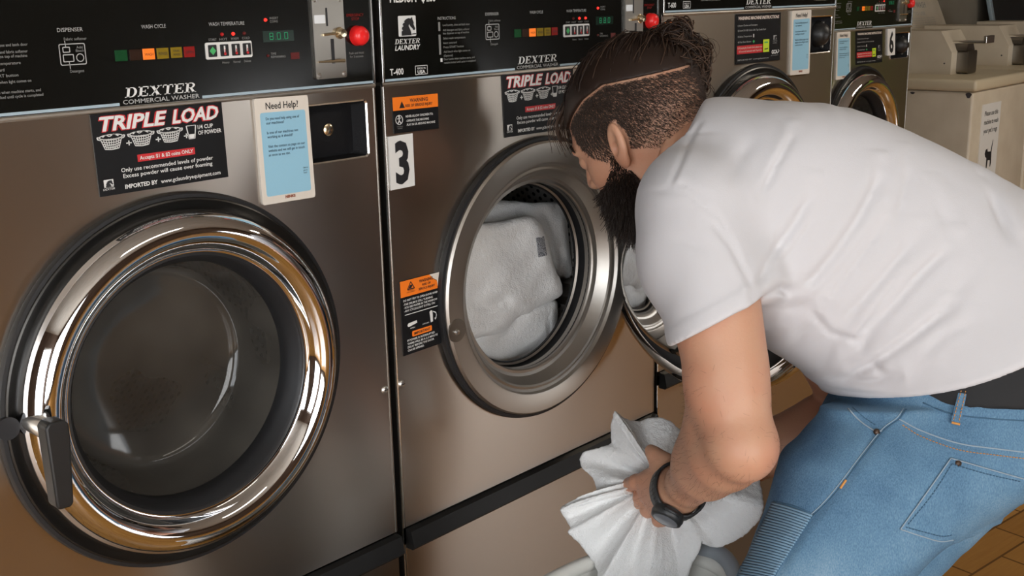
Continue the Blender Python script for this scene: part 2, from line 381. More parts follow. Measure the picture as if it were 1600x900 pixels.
def horse(ink, x0, x1, z0, z1, fg='white', bg='ink'):
    """framed square with a horse's head looking right"""
    w, h = x1-x0, z1-z0; T = lambda P: [(x0+a*w, z0+b*h) for a, b in P]
    ink.poly(fg, T(rrect(0, 1, 0, 1, .06)))
    ink.poly(bg, T([(.06, .04), (.15, .04), (.16, .25), (.24, .3), (.17, .36), (.20, .46), (.28, .5), (.22, .56), (.27, .66), (.34, .66), (.32, .74), (.44, .84), (.58, .88), (.68, .85), (.78, .93), (.79, .83), (.86, .66), (.84, .58), (.93, .36), (.90, .30), (.82, .29), (.78, .37), (.66, .48), (.60, .60), (.56, .50), (.66, .30), (.72, .04), (.22, .04), (.15, .04)]), .00025)
    ink.line(fg, T([(.19, .02), (.20, .3), (.25, .55), (.36, .74), (.55, .82)]), w*.045, .0005)
    ink.poly(bg, T([(.74, .08), (.97, .08), (.97, .14), (.74, .12)]), .00025)
M['ink'] = M['ink']
# ------------------------------------------------------------------ stickers (parts of the washers they are stuck on)
def sticker(parent, ox, name, label, quad, m, design, y=-.0012, thick=.0006, r=None):
    """quad: TL, TR, BR, BL in washer coordinates (x, z); design(ink) draws in u 0..1 (right), v 0..1 (down)"""
    TL, TR, BR, BL = [np.array(q, dtype=float) for q in quad]
    def mp(u, v):
        p = (TL*(1-u)+TR*u)*(1-v)+(BL*(1-u)+BR*u)*v; return (p[0], p[1])
    outl = [mp(*p) for p in (rrect(0, 1, 0, 1, r) if r else [(0, 0), (0, 1), (1, 1), (1, 0)])]
    o = MB().prism(outl, 'y', y-thick, 0).build(name, m, parent); o.location = ox
    if label: o['label'] = label
    ink = Ink(mp); design(ink)
    for d in ink.build('lettering', o, y-thick-.0002): pass
    return o
def tx(ink, col, t, u0, u1, vbase, h, shear=0.0, bold=0.0):
    """text in the sticker's (u, v) frame, v down"""
    V, F = glyphs(t, shear, bold)
    mn, mx = V[:, 0].min(), V[:, 0].max(); X = u0+(V[:, 0]-mn)/(mx-mn)*(u1-u0); Z = vbase-V[:, 1]*h/CAPH
    P = [ink.mp(a, b) for a, b in zip(X, Z)]; ink._b(col).add([(p[0], 0, p[1]) for p in P], F)
def hz(ink, u0, u1, v0, v1, fg='white', bg='ink'):
    k = Ink(lambda a, b: ink.mp(u0+a*(u1-u0), v1+(v0-v1)*b)); k.g = ink.g; horse(k, 0, 1, 0, 1, fg, bg)
def d_triple(k):
    for c, dx, dv, b in (('red_print', -.006, .006, .05), ('red_print', .006, -.004, .05), ('white', 0, 0, .03)):
        tx(k, c, 'TRIPLE', .055+dx, .555+dx, .205+dv, .165, .25, b); tx(k, c, 'LOAD', .59+dx, .965+dx, .205+dv, .165, .25, b)
    for u in (.125, .345, .565):                                     # wash baskets
        a = .085
        k.line('white', [(u+a*math.cos(t), .285+.03*math.sin(t)) for t in np.linspace(0, 2*PI, 15)], .011)
        for v, w in ((.315, .078), (.345, .07), (.375, .063), (.405, .054)): k.line('white', [(u-w, v-.012), (u-w*.4, v+.008), (u+w*.4, v+.008), (u+w, v-.012)], .010)
        for i in range(-4, 5): k.line('white', [(u+i*.019, .305), (u+i*.0125, .43)], .006)
        k.line('white', [(u-.05, .43), (u, .44), (u+.05, .43)], .011)
        for sgn in (-1, 1): k.line('white', [(u+sgn*.08, .28), (u+sgn*.098, .275), (u+sgn*.094, .305), (u+sgn*.078, .315)], .010)
        k.line('white', [(u-.06, .28), (u-.035, .255), (u-.01, .28), (u+.02, .25), (u+.055, .28)], .010)
        if u < .6: k.line('white', [(u+.105, .385), (u+.145, .385)], .014); k.line('white', [(u+.125, .355), (u+.125, .415)], .009)
    k.line('white', [(.695, .26), (.71, .43), (.755, .43), (.77, .26), (.695, .26)], .008)
    k.poly('white', [(.705, .37), (.71, .43), (.755, .43), (.76, .37)])
    tx(k, 'white', '1/4 CUP', .785, .91, .315, .05, 0, .02); tx(k, 'white', 'OF POWDER', .785, .975, .39, .05, 0, .02)
    k.poly('red_print', [(.30, .545), (.745, .545), (.745, .635), (.30, .635)])
    tx(k, 'stk_white', 'Accepts $1 & $2 coins ONLY', .315, .73, .61, .045, 0, .02)
    tx(k, 'white', 'Only use recommended levels of powder', .17, .885, .735, .05, 0, .01)
    tx(k, 'white', 'Excess powder will cause over foaming', .18, .875, .81, .05, 0, .01)
    tx(k, 'white', 'IMPORTED BY', .185, .43, .945, .05, 0, .03); tx(k, 'white', 'www.gclaundryequipment.com', .455, .935, .945, .05, 0, .01)
    hz(k, .035, .105, .80, .895); tx(k, 'white', 'DEXTER', .025, .11, .93, .025, .2)
def d_help(k):
    k.poly('stk_blue', rrect(.085, .925, .135, .925, .03))
    tx(k, 'ink', 'Need Help?', .2, .80, .105, .062, 0, .012)
    for v, t, u1 in ((.205, 'Do you need help using one of', .80), (.245, 'our machines?', .51), (.335, 'Is one of our machines not', .76), (.375, 'working as it should?', .65),
                     (.465, 'Visit the contact us page on our', .87), (.505, 'website and we will get in touch', .86), (.545, 'as soon as we can.', .58)):
        tx(k, 'ink_blue', t, .18, u1, v, .025, 0, .012)
    for i, t in enumerate(('Scan to', 'get in', 'touch')): tx(k, 'ink_blue', t, .80, .80+.09-.012*i, .70+.025*i, .015, 0, .01)
    tx(k, 'brown_print', 'NINKS', .42, .61, .962, .024, 0, .05)
def d_warn_top(k):
    k.poly('stk_orange', [(0, 0), (1, 0), (1, .37), (0, .37)])
    k.poly('ink', [(.135, .31), (.255, .31), (.195, .12)]); k.line('stk_orange', [(.195, .17), (.195, .25)], .012); 
    tx(k, 'ink', 'WARNING', .37, .77, .17, .10, 0, .02); tx(k, 'ink', 'RISK OF SERIOUS INJURY', .27, .87, .295, .075, 0, .02)
    k.line('white', [(.115+.075*math.cos(t), .63+.13*math.sin(t)) for t in np.linspace(0, 2*PI, 17)], .014)
    k.line('white', [(.115, .54), (.115, .65), (.08, .74)], .022); k.line('white', [(.115, .65), (.15, .73)], .022); k.line('white', [(.07, .6), (.16, .58)], .018); k.poly('white', circ(.115, .535, .02, 8, .03))
    tx(k, 'white', 'NEVER ALLOW CHILDREN TO:', .26, .87, .585, .06, 0, .015); tx(k, 'white', '-OPERATE THE MACHINE', .265, .77, .71, .06, 0, .015); tx(k, 'white', '-PLAY IN OR AROUND MACHINE', .265, .91, .82, .06, 0, .015)
    tx(k, 'dim_print', 'PINCHING', .06, .18, .835, .03); tx(k, 'dim_print', 'HAZARD', .07, .17, .885, .03)
def d_warn_door(k):
    k.poly('stk_orange', [(0, 0), (.74, 0), (.84, .07), (.93, .11), (1, .215), (1, .215), (0, .215)])
    k.poly('stk_cream', [(.74, 0), (1, 0), (1, .2), (.95, .2), (.93, .1), (.84, .065)])
    k.line('ink', [(.17, .125), (.35, .125), (.26, .03), (.17, .125)], .014); k.poly('ink', [(.2, .115), (.24, .07), (.31, .075), (.27, .115)])
    tx(k, 'ink', 'WARNING', .47, .82, .075, .04, 0, .02); tx(k, 'ink', 'RISK OF', .55, .76, .125, .03, 0, .02); tx(k, 'ink', 'SERIOUS INJURY', .45, .87, .175, .03, 0, .02)
    tx(k, 'ink', 'MOVING', .18, .32, .15, .014); tx(k, 'ink', 'MACHINERY', .15, .36, .172, .014)
    for v, t, a, b in ((.275, 'DO NOT TRY TO OPEN DOOR WHEN', .05, .95), (.325, '-THE DRUM IS STILL TURNING', .05, .8), (.37, '-YOU SEE WATER IN THE WINDOW', .06, .92), (.415, '-ANY CYCLE LIGHT IS STILL ON', .06, .85)):
        tx(k, 'white', t, a, b, v, .026, 0, .015)
    k.line('white', [(.07, .455), (.95, .455)], .009)
    k.poly('stk_white', [(.12, .595), (.15, .575), (.36, .565), (.37, .6), (.16, .625), (.13, .62)])
    k.poly('stk_white', [(.70, .505), (.74, .49), (.78, .505), (.785, .65), (.725, .655)])
    k.line('white', [(.80, .515), (.87, .54), (.885, .58), (.86, .62)], .014); k.poly('white', [(.83, .61), (.885, .61), (.85, .64)])
    tx(k, 'white', 'OPEN', .19, .31, .66, .016, 0, .01); tx(k, 'white', 'LATCHED', .51, .68, .655, .016, 0, .01)
    k.poly('stk_orange', rrect(.24, .76, .70, .775, .02)); tx(k, 'ink', 'IMPORTANT', .29, .71, .755, .034, 0, .02)
    for v, t, b in ((.82, 'IF POWER IS INTERRUPTED', .82), (.865, 'THERE WILL BE A 2-3 MINUTE', .90), (.91, 'DELAY BEFORE THE DOOR', .80), (.955, 'CAN BE OPENED.', .53)):
        tx(k, 'white', t, .10, b, v, .026, 0, .015)
def d_number(n):
    def d(k): tx(k, 'ink', n, .22, .80, .88, .74, 0, .035)
    return d
def d_instr(k):
    for c, o in (('red_print', .004), ('stk_cream', 0)): tx(k, c, 'WASHING MACHINE INSTRUCTIONS', .045+o, .955+o, .115, .062, .2, .03)
    tx(k, 'grey_print', '1) Insert Clothes and Detergent', .03, .46, .245, .034, 0, .01); tx(k, 'grey_print', '2) Insert $1 & $2 Coins -OR- Tap Credit Card', .03, .65, .345, .034, 0, .01)
    tx(k, 'grey_print', '3) Select Temperature', .03, .34, .465, .034, 0, .01); tx(k, 'grey_print', '4) Push Start Button', .03, .32, .575, .034, 0, .01)
    k.line('stk_white', [(.375, .41), (.375, .48)], .02); k.line('red_print', [(.375, .42), (.375, .48)], .01); k.poly('stk_green', [(.375, .53), (.40, .56), (.375, .60), (.35, .56)])
    k.poly('red_print', [(.02, .63), (.60, .63), (.60, .80), (.02, .80)])
    tx(k, 'stk_cream', '5) If paying by Credit Card, please wait', .03, .58, .695, .034, 0, .01); tx(k, 'stk_cream', '60 seconds between each Tap & Go', .06, .57, .765, .034, 0, .01)
    k.poly('stk_lime', [(.58, .54), (.72, .54), (.72, .80), (.58, .80)], .0006); k.line('stk_green', [(.61, .6), (.69, .6)], .03, .0009); k.line('ink', [(.61, .74), (.69, .73)], .02, .0009)
    hz(k, .83, .905, .47, .56, 'grey_print'); tx(k, 'grey_print', 'DEXTER', .82, .92, .60, .022, .2); tx(k, 'grey_print', 'LAUNDRY', .82, .92, .64, .022, .2)
    tx(k, 'white', 'GCA', .78, .92, .85, .075, 0, .04); k.line('white', [(.93, .77), (.955, .80), (.93, .84)], .014); tx(k, 'grey_print', 'GC Laundry Equipment', .78, .955, .895, .02)
    tx(k, 'grey_print', 'IMPORTED BY  www.gcle.com.au', .03, .72, .935, .028, 0, .01)
# ------------------------------------------------------------------ the front-loading washers
PITCH, WID, DEP = .66, .647, .76
CX, CZ, RO = .320, -.342, .234
HND = (-.203, .012)
M['ring_black'] = mat('dark_satin_ring', (.05, .048, .045), .3, .8)
def seg7(ink, col, s, x, z, w, h, gap):
    S = {'8': 'abcdefg', '0': 'abcdef', '1': 'bc'}
    for c in s:
        if c == '.': ink.poly(col, circ(x-gap*.35, z, w*.09, 8)); continue
        t = w*.16; zm = z+h/2
        for k in S[c]:
            l = {'a': [(x, z+h), (x+w, z+h)], 'd': [(x, z), (x+w, z)], 'g': [(x, zm), (x+w, zm)], 'b': [(x+w, zm), (x+w, z+h)], 'c': [(x+w, z), (x+w, zm)], 'e': [(x, z), (x, zm)], 'f': [(x, zm), (x, z+h)]}[k]
            ink.line(col, l, t)
        x += w+gap
def front_plate(name, parent, off, m, z0, z1, hole=None, recess=None):
    """steel skin, rolled edges, with a round door opening"""
    x0, x1 = .0, WID; r = .006
    n = 96; V = []; F = []; 
    if hole:
        # square-to-circle ring of quads
        hx, hz_, hr = hole
        cor = []
        for i in range(n):
            t = 2*PI*i/n; c, s_ = math.cos(t), math.sin(t)
            kx = ((x1-hx) if c > 0 else (hx-x0))/max(abs(c), 1e-6); kz = ((z1-hz_) if s_ > 0 else (hz_-z0))/max(abs(s_), 1e-6)
            k = min(kx, kz); cor.append((hx+c*k, hz_+s_*k))
        for c in ((x0, z0), (x1, z0), (x1, z1), (x0, z1)):
            j = min(range(n), key=lambda q: (cor[q][0]-c[0])**2+(cor[q][1]-c[1])**2); cor[j] = c
        for i in range(n):
            t = 2*PI*i/n
            V.append((hx+hr*math.cos(t), 0, hz_+hr*math.sin(t))); V.append((hx+hr*math.cos(t), .05, hz_+hr*math.sin(t))); V.append((cor[i][0], 0, cor[i][1]))
        for i in range(n):
            j = (i+1) % n; F += [[3*i, 3*i+2, 3*j+2, 3*j], [3*i+1, 3*i, 3*j, 3*j+1]]
    else:
        V = [(x0, 0, z0), (x1, 0, z0), (x1, 0, z1), (x0, 0, z1)]; F = [[0, 1, 2, 3]]
    b = MB().add(V, F)
    o = b.build(name, m, parent); o.location = off; return o
def washer(X0, Y0, kind, label, dz=0.0, door='closed', leds=(1, 2, 0), size='T-400', number=None, seen=True):
    root = empty('washing_machine', (X0+WID/2, Y0, FLOOR)); tag(root, label, 'washing machine', 'front-loading coin washers in a row')
    off = Vector((-WID/2, 0, -FLOOR)); offz = off+Vector((0, 0, dz))
    def P(b, name, m, par=None, smooth=False, z=True):
        o = b.build(name, m, par or root, smooth)
        if par is None: o.location = offz if z else off
        return o
    zt = -.0035
    # steel skins, cabinet, plinth
    lx0, lx1, lz0, lz1 = .508, .6285, -.0985, -.0222
    sk = front_plate('front_panel', root, offz, M['steel'], -.672, -.108, (CX, CZ, .232))
    sq = MB()
    for q in ((0, lx0, -.108, zt), (lx1, WID, -.108, zt), (lx0, lx1, -.108, lz0), (lx0, lx1, lz1, zt)): sq.rect(*q, 0)
    me_ = sq.build('front_panel', M['steel']); bm_ = bmesh.new(); bm_.from_mesh(sk.data); bm_.from_mesh(me_.data); bm_.to_mesh(sk.data); bm_.free(); bpy.data.objects.remove(me_)
    for x in (.0025, WID-.0025): P(MB().tube([(x, .0022, -.672), (x, .0022, zt)], .0028, 8), 'rolled_edge', M['edge' if x < .1 else 'steel_dark'], smooth=True)  # right edge in darker steel: its lower brightness is put into the colour
    P(MB().box(.001, .003, .004, DEP, -.95, .205).box(WID-.003, WID-.001, .004, DEP, -.95, .205).box(.003, WID-.003, .004, DEP, .19, .205).box(.003, WID-.003, DEP-.01, DEP, -.95, .19).box(.03, WID-.03, .03, DEP-.01, FLOOR-dz, -.94), 'cabinet', M['steel_dark'])
    lk = MB().add([(0, 0, -.95), (WID, 0, -.95), (WID, 0, -.70), (0, 0, -.70)], [[0, 1, 2, 3]]); P(lk, 'service_panel', M['steel'])
    P(MB().tube([(.0025, .0022, -.95), (.0025, .0022, -.70)], .0028, 8), 'rolled_edge', M['edge'], smooth=True)
    kr = MB().prism([(0, -.674), (-.012, -.676), (-.018, -.701), (-.014, -.706), (0, -.706)], 'x', .004, WID-.002); P(kr, 'handle_rail', M['kick'], smooth=30)
    for x in (.010, .637):
        scr = P(MB().lathe([(0, -.003), (.0035, -.0028), (.0058, -.0012), (.0062, 0)], (x, 0, -.442), 20), 'screw', M['screw'], smooth=True)
        MB().box(x-.0035, x+.0035, -.0034, -.0029, -.4426, -.4414).build('slot', M['ink'], scr)
    # top trim and control panel
    P(MB().tube([(.0, .001, -.0045), (WID, .001, -.0045)], .0032, 10).box(.0, WID, -.0005, .02, -.006, -.0015), 'trim_lip', M['steel_ring'], smooth=True)
    P(MB().box(.004, WID-.002, -.0005, .02, -.0015, .21), 'control_panel', M['panel'])
    P(MB().box(.0, .0042, -.003, .02, -.002, .21, .001), 'panel_edge', M['edge']); P(MB().box(WID-.002, WID+.0005, -.002, .02, -.002, .21), 'panel_edge', M['edge'])
    k = Ink()
    k.line('blue_line', [(.004, .001), (.270, .001)], .0032); k.line('blue_line', [(.377, .001), (WID-.003, .001)], .0032)
    slab_word(k, 'white', 'DEXTER', .277, .372, .0078, .0112); k.text('grey_print', 'COMMERCIAL WASHER', .274, .373, .0006, .0048, 0, .01)
    horse(k, .034, .067, .059, .087); slab_word_l = None
    slab_word(k, 'white', 'DEXTER', .026, .075, .049, .0068, .25); k.text('white', 'LAUNDRY', .026, .074, .0405, .0066, .25, .02)
    k.text('white', size, .015, .040, .0075, .0085, 0, .02); k.line('white', [(.0625, .0055), (.0855, .0055), (.0855, .0175), (.0625, .0175), (.0625, .0055)], .0008)
    k.text('white', 'MADE IN', .066, .082, .0125, .003); k.text('white', 'USA', .0665, .0815, .0068, .0045, 0, .03)
    k.text('stk_white', 'MEDIUM', .020, .069, .1055, .011, 0, .03); k.text('stk_white', '$4.00', .079, .106, .1055, .011, 0, .03)
    k.text('grey_print', 'INSTRUCTIONS', .109, .145, .0795, .0042)
    for z, t, b in ((.0725, 'Load laundry, close and latch door', .173), (.0655, 'Add detergent and fabric softener', .172), (.061, 'into dispenser on top of machine', .171), (.054, 'Select wash temperature', .163), (.0475, 'Insert coins/card', .145), (.0415, 'Press START button', .159), (.035, 'Add bleach when light comes on', .172), (.0295, '(Optional)', .136), (.0245, 'Door Locks when machine starts, and', .181), (.0195, 'remains locked until cycle is completed', .183)):
        k.text('dim_print', t, .118, b, z-.002, .0030, 0, .006)
    k.poly('dim_print', [(.109, .064), (.113, .064), (.113, .0765), (.109, .0765)]); k.poly('dim_print', [(.109, .031), (.113, .031), (.113, .059), (.109, .059)]); k.poly('white', [(.112, .0205), (.116, .0205), (.116, .0255), (.112, .0255)])
    k.text('grey_print', 'DISPENSER', .207, .236, .083, .0042); k.text('dim_print', 'Fabric softener', .213, .239, .0738, .0032); k.text('dim_print', 'Detergent', .216, .232, .0395, .0032)
    k.frame('grey_print', rrect(.2065, .2365, .0475, .0705, .002), rrect(.2075, .2355, .0485, .0695, .0015))
    k.frame('grey_print', rrect(.2105, .219, .0610, .0672, .001), rrect(.2115, .218, .062, .0662, .0006)); k.frame('grey_print', rrect(.2100, .2225, .0510, .0592, .001), rrect(.211, .2215, .052, .0582, .0006))
    k.frame('grey_print', circ(.2295, .055, .0046, 20), circ(.2295, .055, .0036, 20)); k.text('dim_print', 'Add', .226, .233, .0648, .0028); k.text('dim_print', 'Bleach', .225, .234, .0612, .0028)
    k.line('grey_print', [(.214, .0735), (.2145, .0672)], .0008); k.line('grey_print', [(.2165, .051), (.217, .0435)], .0008)
    k.text('grey_print', 'WASH CYCLE', .306, .337, .0832, .0042); k.text('grey_print', 'WASH TEMPERATURE', .394, .444, .0832, .0042)
    for x, t in ((.397, 'START'), (.412, 'HOT'), (.428, 'WARM'), (.444, 'COLD')): k.text('dim_print', t, x-.0055, x+.0055, .0660, .0028)
    for x, t in ((.413, 'Heavy'), (.4285, 'Normal'), (.444, 'Delicate')): k.text('dim_print', t, x-.005, x+.005, .0385, .0028)
    k.text('dim_print', 'INSERT', .481, .494, .0885, .0028); k.text('dim_print', 'COINS', .481, .493, .0845, .0028); k.text('dim_print', 'TIME', .479, .487, .0452, .0028); k.text('dim_print', 'REMAINING', .479, .501, .0412, .0028)
    k.text('lamp_red', 'EMERGENCY', .603, .632, .0885, .0036); k.text('lamp_red', 'STOP', .611, .624, .0835, .0036); k.text('dim_print', 'Push and Hold', .604, .629, .0395, .003); k.text('dim_print', 'for 3 seconds', .605, .628, .035, .003)
    ctl = [o for o in root.children if o.name.startswith('control_panel')][0]
    for o in k.build('lettering', ctl, -.0008): pass
    # lights, buttons, display, coin slide, stop button
    for i, (x0, x1) in enumerate(((.2705, .2855), (.2885, .3030), (.3048, .3195), (.3225, .3375), (.3405, .3550), (.3578, .3720))):
        mm = M[('lamp_green', 'lamp_brown', 'lamp_orange', 'lamp_yellow', 'lamp_yellow', 'lamp_red')[i]]
        o = P(MB().box(x0, x1, -.0016, .001, .0485, .0608, .0004), 'cycle_light', mm)
        if i >= 2:
            ik = Ink(); t = ('WASH', 'RINSE', 'FINAL', 'SPIN')[i-2]
            if t == 'FINAL': ik.text('ink', 'FINAL', x0+.003, x1-.003, .0555, .0026); ik.text('ink', 'RINSE', x0+.003, x1-.003, .0512, .0026)
            else: ik.text('ink', t, x0+.002, x1-.002, .0528, .0032)
            ik.build('lettering', o, -.0019)
    bz = P(MB().prism(rrect(.3865, .4520, .0443, .0640, .0022), 'y', -.0018, .001), 'button_bezel', M['stk_white'])
    for i, x in enumerate((.3955, .4120, .4282, .4442)):
        b = P(MB().prism(rrect(x-.0056, x+.0056, .0472, .0612, .001), 'y', -.003, -.001), 'push_button', M['rubber'])
        ik = Ink()
        if i == 0: ik.poly('stk_green', [(x, .0592), (x+.0045, .0542), (x, .0492), (x-.0045, .0542)])
        else: ik.line('white', [(x, .0500), (x, .0595)], .0022); ik.poly('red_print', circ(x, .0502, .0018, 10), .0003); ik.line('red_print', [(x, .0502), (x, .0555)], .001, .0003)
        ik.build('symbol', b, -.0032)
    for i, x in enumerate((.4115, .4272, .4430)):
        P(MB().lathe([(0, -.003), (.0016, -.0025), (.0024, 0)], (x, 0, .073), 14), 'indicator_led', M[('led_off', 'led_dim', 'led_on')[leds[i]]], smooth=True)
    P(MB().lathe([(0, -.003), (.0016, -.0025), (.0024, 0)], (.4755, 0, .088), 14), 'indicator_led', M['led_on'], smooth=True)
    P(MB().lathe([(0, -.003), (.0012, -.0025), (.002, 0)], (.4755, 0, .0445), 14), 'indicator_led', M['led_off'], smooth=True)
    P(MB().rect(.510, .5235, .0382, .0465, -.0009), 'cycle_light', M['led_off'])
    ds = P(MB().rect(.4700, .5170, .0610, .0745, -.0009), 'display', M['disp_bg'])
    ik = Ink(); seg7(ik, 'digits', '8.0.0' if leds[2] == 0 else '8.8.0', .480, .0640, .0048, .0078, .0064); ik.build('digits', ds, -.0012)
    cp = P(MB().prism(rrect(.5455, .5965, .0105, .1160, .003), 'y', -.0045, 0), 'coin_plate', M['coin'], smooth=30)
    cp['label'] = 'steel coin plate with slots and rivets'
    MB().box(.5668, .5692, -.0052, -.004, .0775, .1005).build('coin_slot', M['ink'], cp); MB().box(.5725, .5772, -.0052, -.004, .0295, .0610).build('coin_slot', M['ink'], cp)
    MB().lathe([(0, -.014), (.005, -.0135), (.0062, -.010), (.0062, -.005), (.008, -.0045)], (.588, 0, .068), 20).tube([(.560, -.006, .0665), (.588, -.0075, .068)], .0016, 6).tube([(.549, -.006, .0325), (.590, -.009, .0325)], [.0008, .0026], 6).build('coin_return', M['brass'], cp, True)
    for x, z in ((.5505, .0155), (.5915, .0155), (.5505, .111), (.5915, .111)): MB().lathe([(0, -.0075), (.0022, -.007), (.0034, -.0045)], (x, 0, z), 14).build('rivet', M['screw'], cp, True)
    pay = MB().prism(rrect(.5475, .5650, .0812, .0918, .001), 'y', -.0053, -.004).build('pay_sticker', M['pay'], cp)
    eb = P(MB().lathe([(0, -.016), (.006, -.0155), (.0105, -.0135), (.0128, -.009), (.0128, -.003), (.0135, 0)], (.6205, 0, .0633), 32), 'stop_button', M['btn_red'], smooth=True)
    # lock box
    lb = MB()
    x0, x1, z0, z1 = .508, .6285, -.0985, -.0222
    fr_o = rrect(x0-.002, x1+.0025, z0-.002, z1+.002, .006); fr_i = rrect(x0+.001, x1-.001, z0+.001, z1-.001, .005); n_ = len(fr_o)
    def ringq(o_, yo, i_, yi): return [(p[0], yo, p[1]) for p in o_]+[(p[0], yi, p[1]) for p in i_], [[i, (i+1) % n_, (i+1) % n_+n_, i+n_] for i in range(n_)]
    rb_ = MB(); rb_.add(*ringq(fr_o, .0005, rrect(x0-.001, x1+.0015, z0-.001, z1+.001, .006), -.0022)); rb_.add(*ringq(rrect(x0-.001, x1+.0015, z0-.001, z1+.001, .006), -.0022, fr_i, -.001)); rr = P(rb_, 'lock_box_rim', M['edge'], smooth=30)
    pb_ = MB(); dp = .016; lb_i = rrect(x0+.010, x1-.018, z0+.008, z1-.007, .006)
    pb_.add(*ringq(fr_i, -.001, rrect(x0+.004, x1-.012, z0+.004, z1-.004, .005), dp)); pb_.add(*ringq(rrect(x0+.004, x1-.012, z0+.004, z1-.004, .005), dp, circ(.568, -.0572, .016, n_), dp-.007)); pb_.plate(circ(.568, -.0572, .016, n_), dp-.007)
    bx = P(pb_, 'lock_box', M['recess'], smooth=30)
    if size == 'T-400':
        MB().lathe([(0, -.0062), (.0055, -.0060), (.0082, -.0042), (.0082, .003)], (.568, .0095, -.0572), 24).build('lock', M['brass'], bx, True)
        MB().box(.5674, .5688, .0027, .0035, -.0615, -.053).build('keyhole', M['ink'], bx)
    else:
        MB().lathe([(0, -.03), (.012, -.028), (.022, -.020), (.026, -.008), (.027, -.002)], (.588, .012, -.060), 28).build('latch_cap', M['black'], bx, True)
        for z in (-.036, -.086): MB().lathe([(0, -.008), (.003, -.0075), (.004, -.003)], (.602, .010, z), 12).build('bolt', M['screw'], bx, True)
    # door surround, gasket, drum
    c = (CX, 0, CZ)
    P(MB().lathe([(RO-.002, .004), (RO+.001, -.004), (RO-.001, -.010), (RO-.006, -.0105), (RO-.007, -.006)], c, 128), 'door_gasket', M['rubber'], smooth=True)
    if door == 'open':
        P(MB().lathe([(RO-.006, -.003), (RO-.007, -.013), (RO-.010, -.0165), (.196, -.0165), (.1925, -.0155), (.190, -.010), (.186, -.008), (.182, -.009), (.179, -.007), (.172, .004), (.168, .012), (.163, .014), (.1585, .0135), (.1565, .016), (.1560, .030)], c, 128), 'door_ring', M['steel_ring'], smooth=18)
        P(MB().lathe([(.156, .020), (.158, .034), (.158, .048), (.149, .050), (.149, .046)], c, 96), 'drum_seal', M['rubber'], smooth=30)
        lt = P(MB().lathe([(0, -.0178), (.018, -.0178), (.0185, -.0160)], (CX-.209, 0, CZ-.038), 28), 'latch_opening', M['steel_dark'], smooth=True)
        MB().lathe([(0, -.0215), (.0035, -.021), (.005, -.0175)], (CX-.2105, 0, CZ-.040), 14).build('bolt', M['screw'], lt, True)
    P(MB().lathe([(.152, .047), (.155, .044), (.162, .055), (.165, .062)], c, 96), 'drum_lip', M['steel_ring'], smooth=30)
    dr = P(MB().lathe([(.165, .060), (.236, .075), (.240, .085), (.240, .50)], c, 96), 'drum', M['drum'], smooth=30); dr['label'] = 'perforated steel drum'
    MB().lathe([(.240, .50), (.02, .515), (0, .515)], c, 64).build('drum_back', M['drum'], dr, True)
    for a in (-.38, 1.72, 3.8):
        ca, sa = math.cos(a), math.sin(a); b = MB(); pts = []
        for y in (.09, .49):
            for (t, rr_) in ((-.026, .238), (-.012, .205), (.012, .205), (.026, .238)): pts.append((CX+rr_*ca-t*sa, y, CZ+rr_*sa+t*ca))
        b.add(pts, [[0, 1, 5, 4], [1, 2, 6, 5], [2, 3, 7, 6], [0, 3, 2, 1], [4, 5, 6, 7]]); b.build('drum_lifter', M['steel_ring'], dr)
    # door
    if door == 'closed': D = Matrix.Translation((CX, 0, CZ))
    else: D = Matrix.Translation((.5415+.000, .018, -.347)) @ Matrix.Rotation(math.radians(92), 4, 'Z') @ Matrix.Translation((-.207, 0, 0))
    def PD(b, name, m, par=None, smooth=True):
        o = b.build(name, m, par or root, smooth)
        if par is None: o.matrix_local = Matrix.Translation(offz) @ D
        return o
    O = (0, 0, 0)
    if door == 'closed':
        PD(MB().lathe([(RO-.003, -.005), (RO-.006, -.012), (.226, -.013), (.220, -.006), (.212, -.003)], O, 128), 'door_ring', M['ring_black'])
    tor = [(.2135, -.004), (.2150, -.012), (.2135, -.022), (.2085, -.0325), (.2010, -.040), (.1925, -.0435), (.184, -.0425), (.1765, -.038), (.1715, -.0315), (.1690, -.025), (.1665, -.0225), (.1640, -.0225), (.1625, -.019), (.1625, -.006)]
    dn = PD(MB().lathe(tor, O, 160), 'door', M['chrome'], smooth=60); dn['label'] = 'round chrome door'
    MB().lathe([(.1632, -.020), (.1600, -.0205), (.1570, -.017), (.1550, -.010), (.1500, -.004), (.1490, .012), (.1500, .016), (.172, .020), (.186, .016), (.1865, .010)], O, 128).build('door_seal', M['rubber'], dn, 40)
    MB().lathe([(.186, .011), (.200, .012), (.209, .009), (.2138, .002), (.2140, -.006)], O, 128).build('door_back_rim', M['chrome'], dn, 40)
    MB().lathe([(.1565, -.014), (.1545, -.006), (.1470, .022), (.1395, .050), (.1350, .074), (.1290, .086), (.118, .091), (.06, .094), (0, .095)], O, 128).build('door_glass', M['glass'], dn, True)
    # handle on the left of the door: chrome pivot and black lever
    if door == 'closed':
        hx, hz_ = HND
        hb = MB().lathe([(0, -.060), (.010, -.060), (.0115, -.057), (.0115, -.020)], (hx, 0, hz_), 28); h = hb.build('handle_pivot', M['screw'], dn, True)
        lev = MB().prism([(-.0135, .008), (-.009, .0135), (.007, .0135), (.0125, .008), (.013, -.008), (.010, -.082), (.007, -.086), (-.006, -.086), (-.009, -.082)], 'y', -.078, -.056)
        lo = lev.build('handle', M['black'], dn, 30); lo.location = (hx+.002, 0, hz_); lo.rotation_euler = (0, math.radians(2), 0)
        bv = lo.modifiers.new('soft', 'BEVEL'); bv.width = .003; bv.segments = 3
        MB().lathe([(0, -.0142), (.013, -.0142), (.0135, -.010)], (-.227, 0, .009), 20).build('latch_opening', M['ink'], dn, True)
    # hinge
    hg = MB()
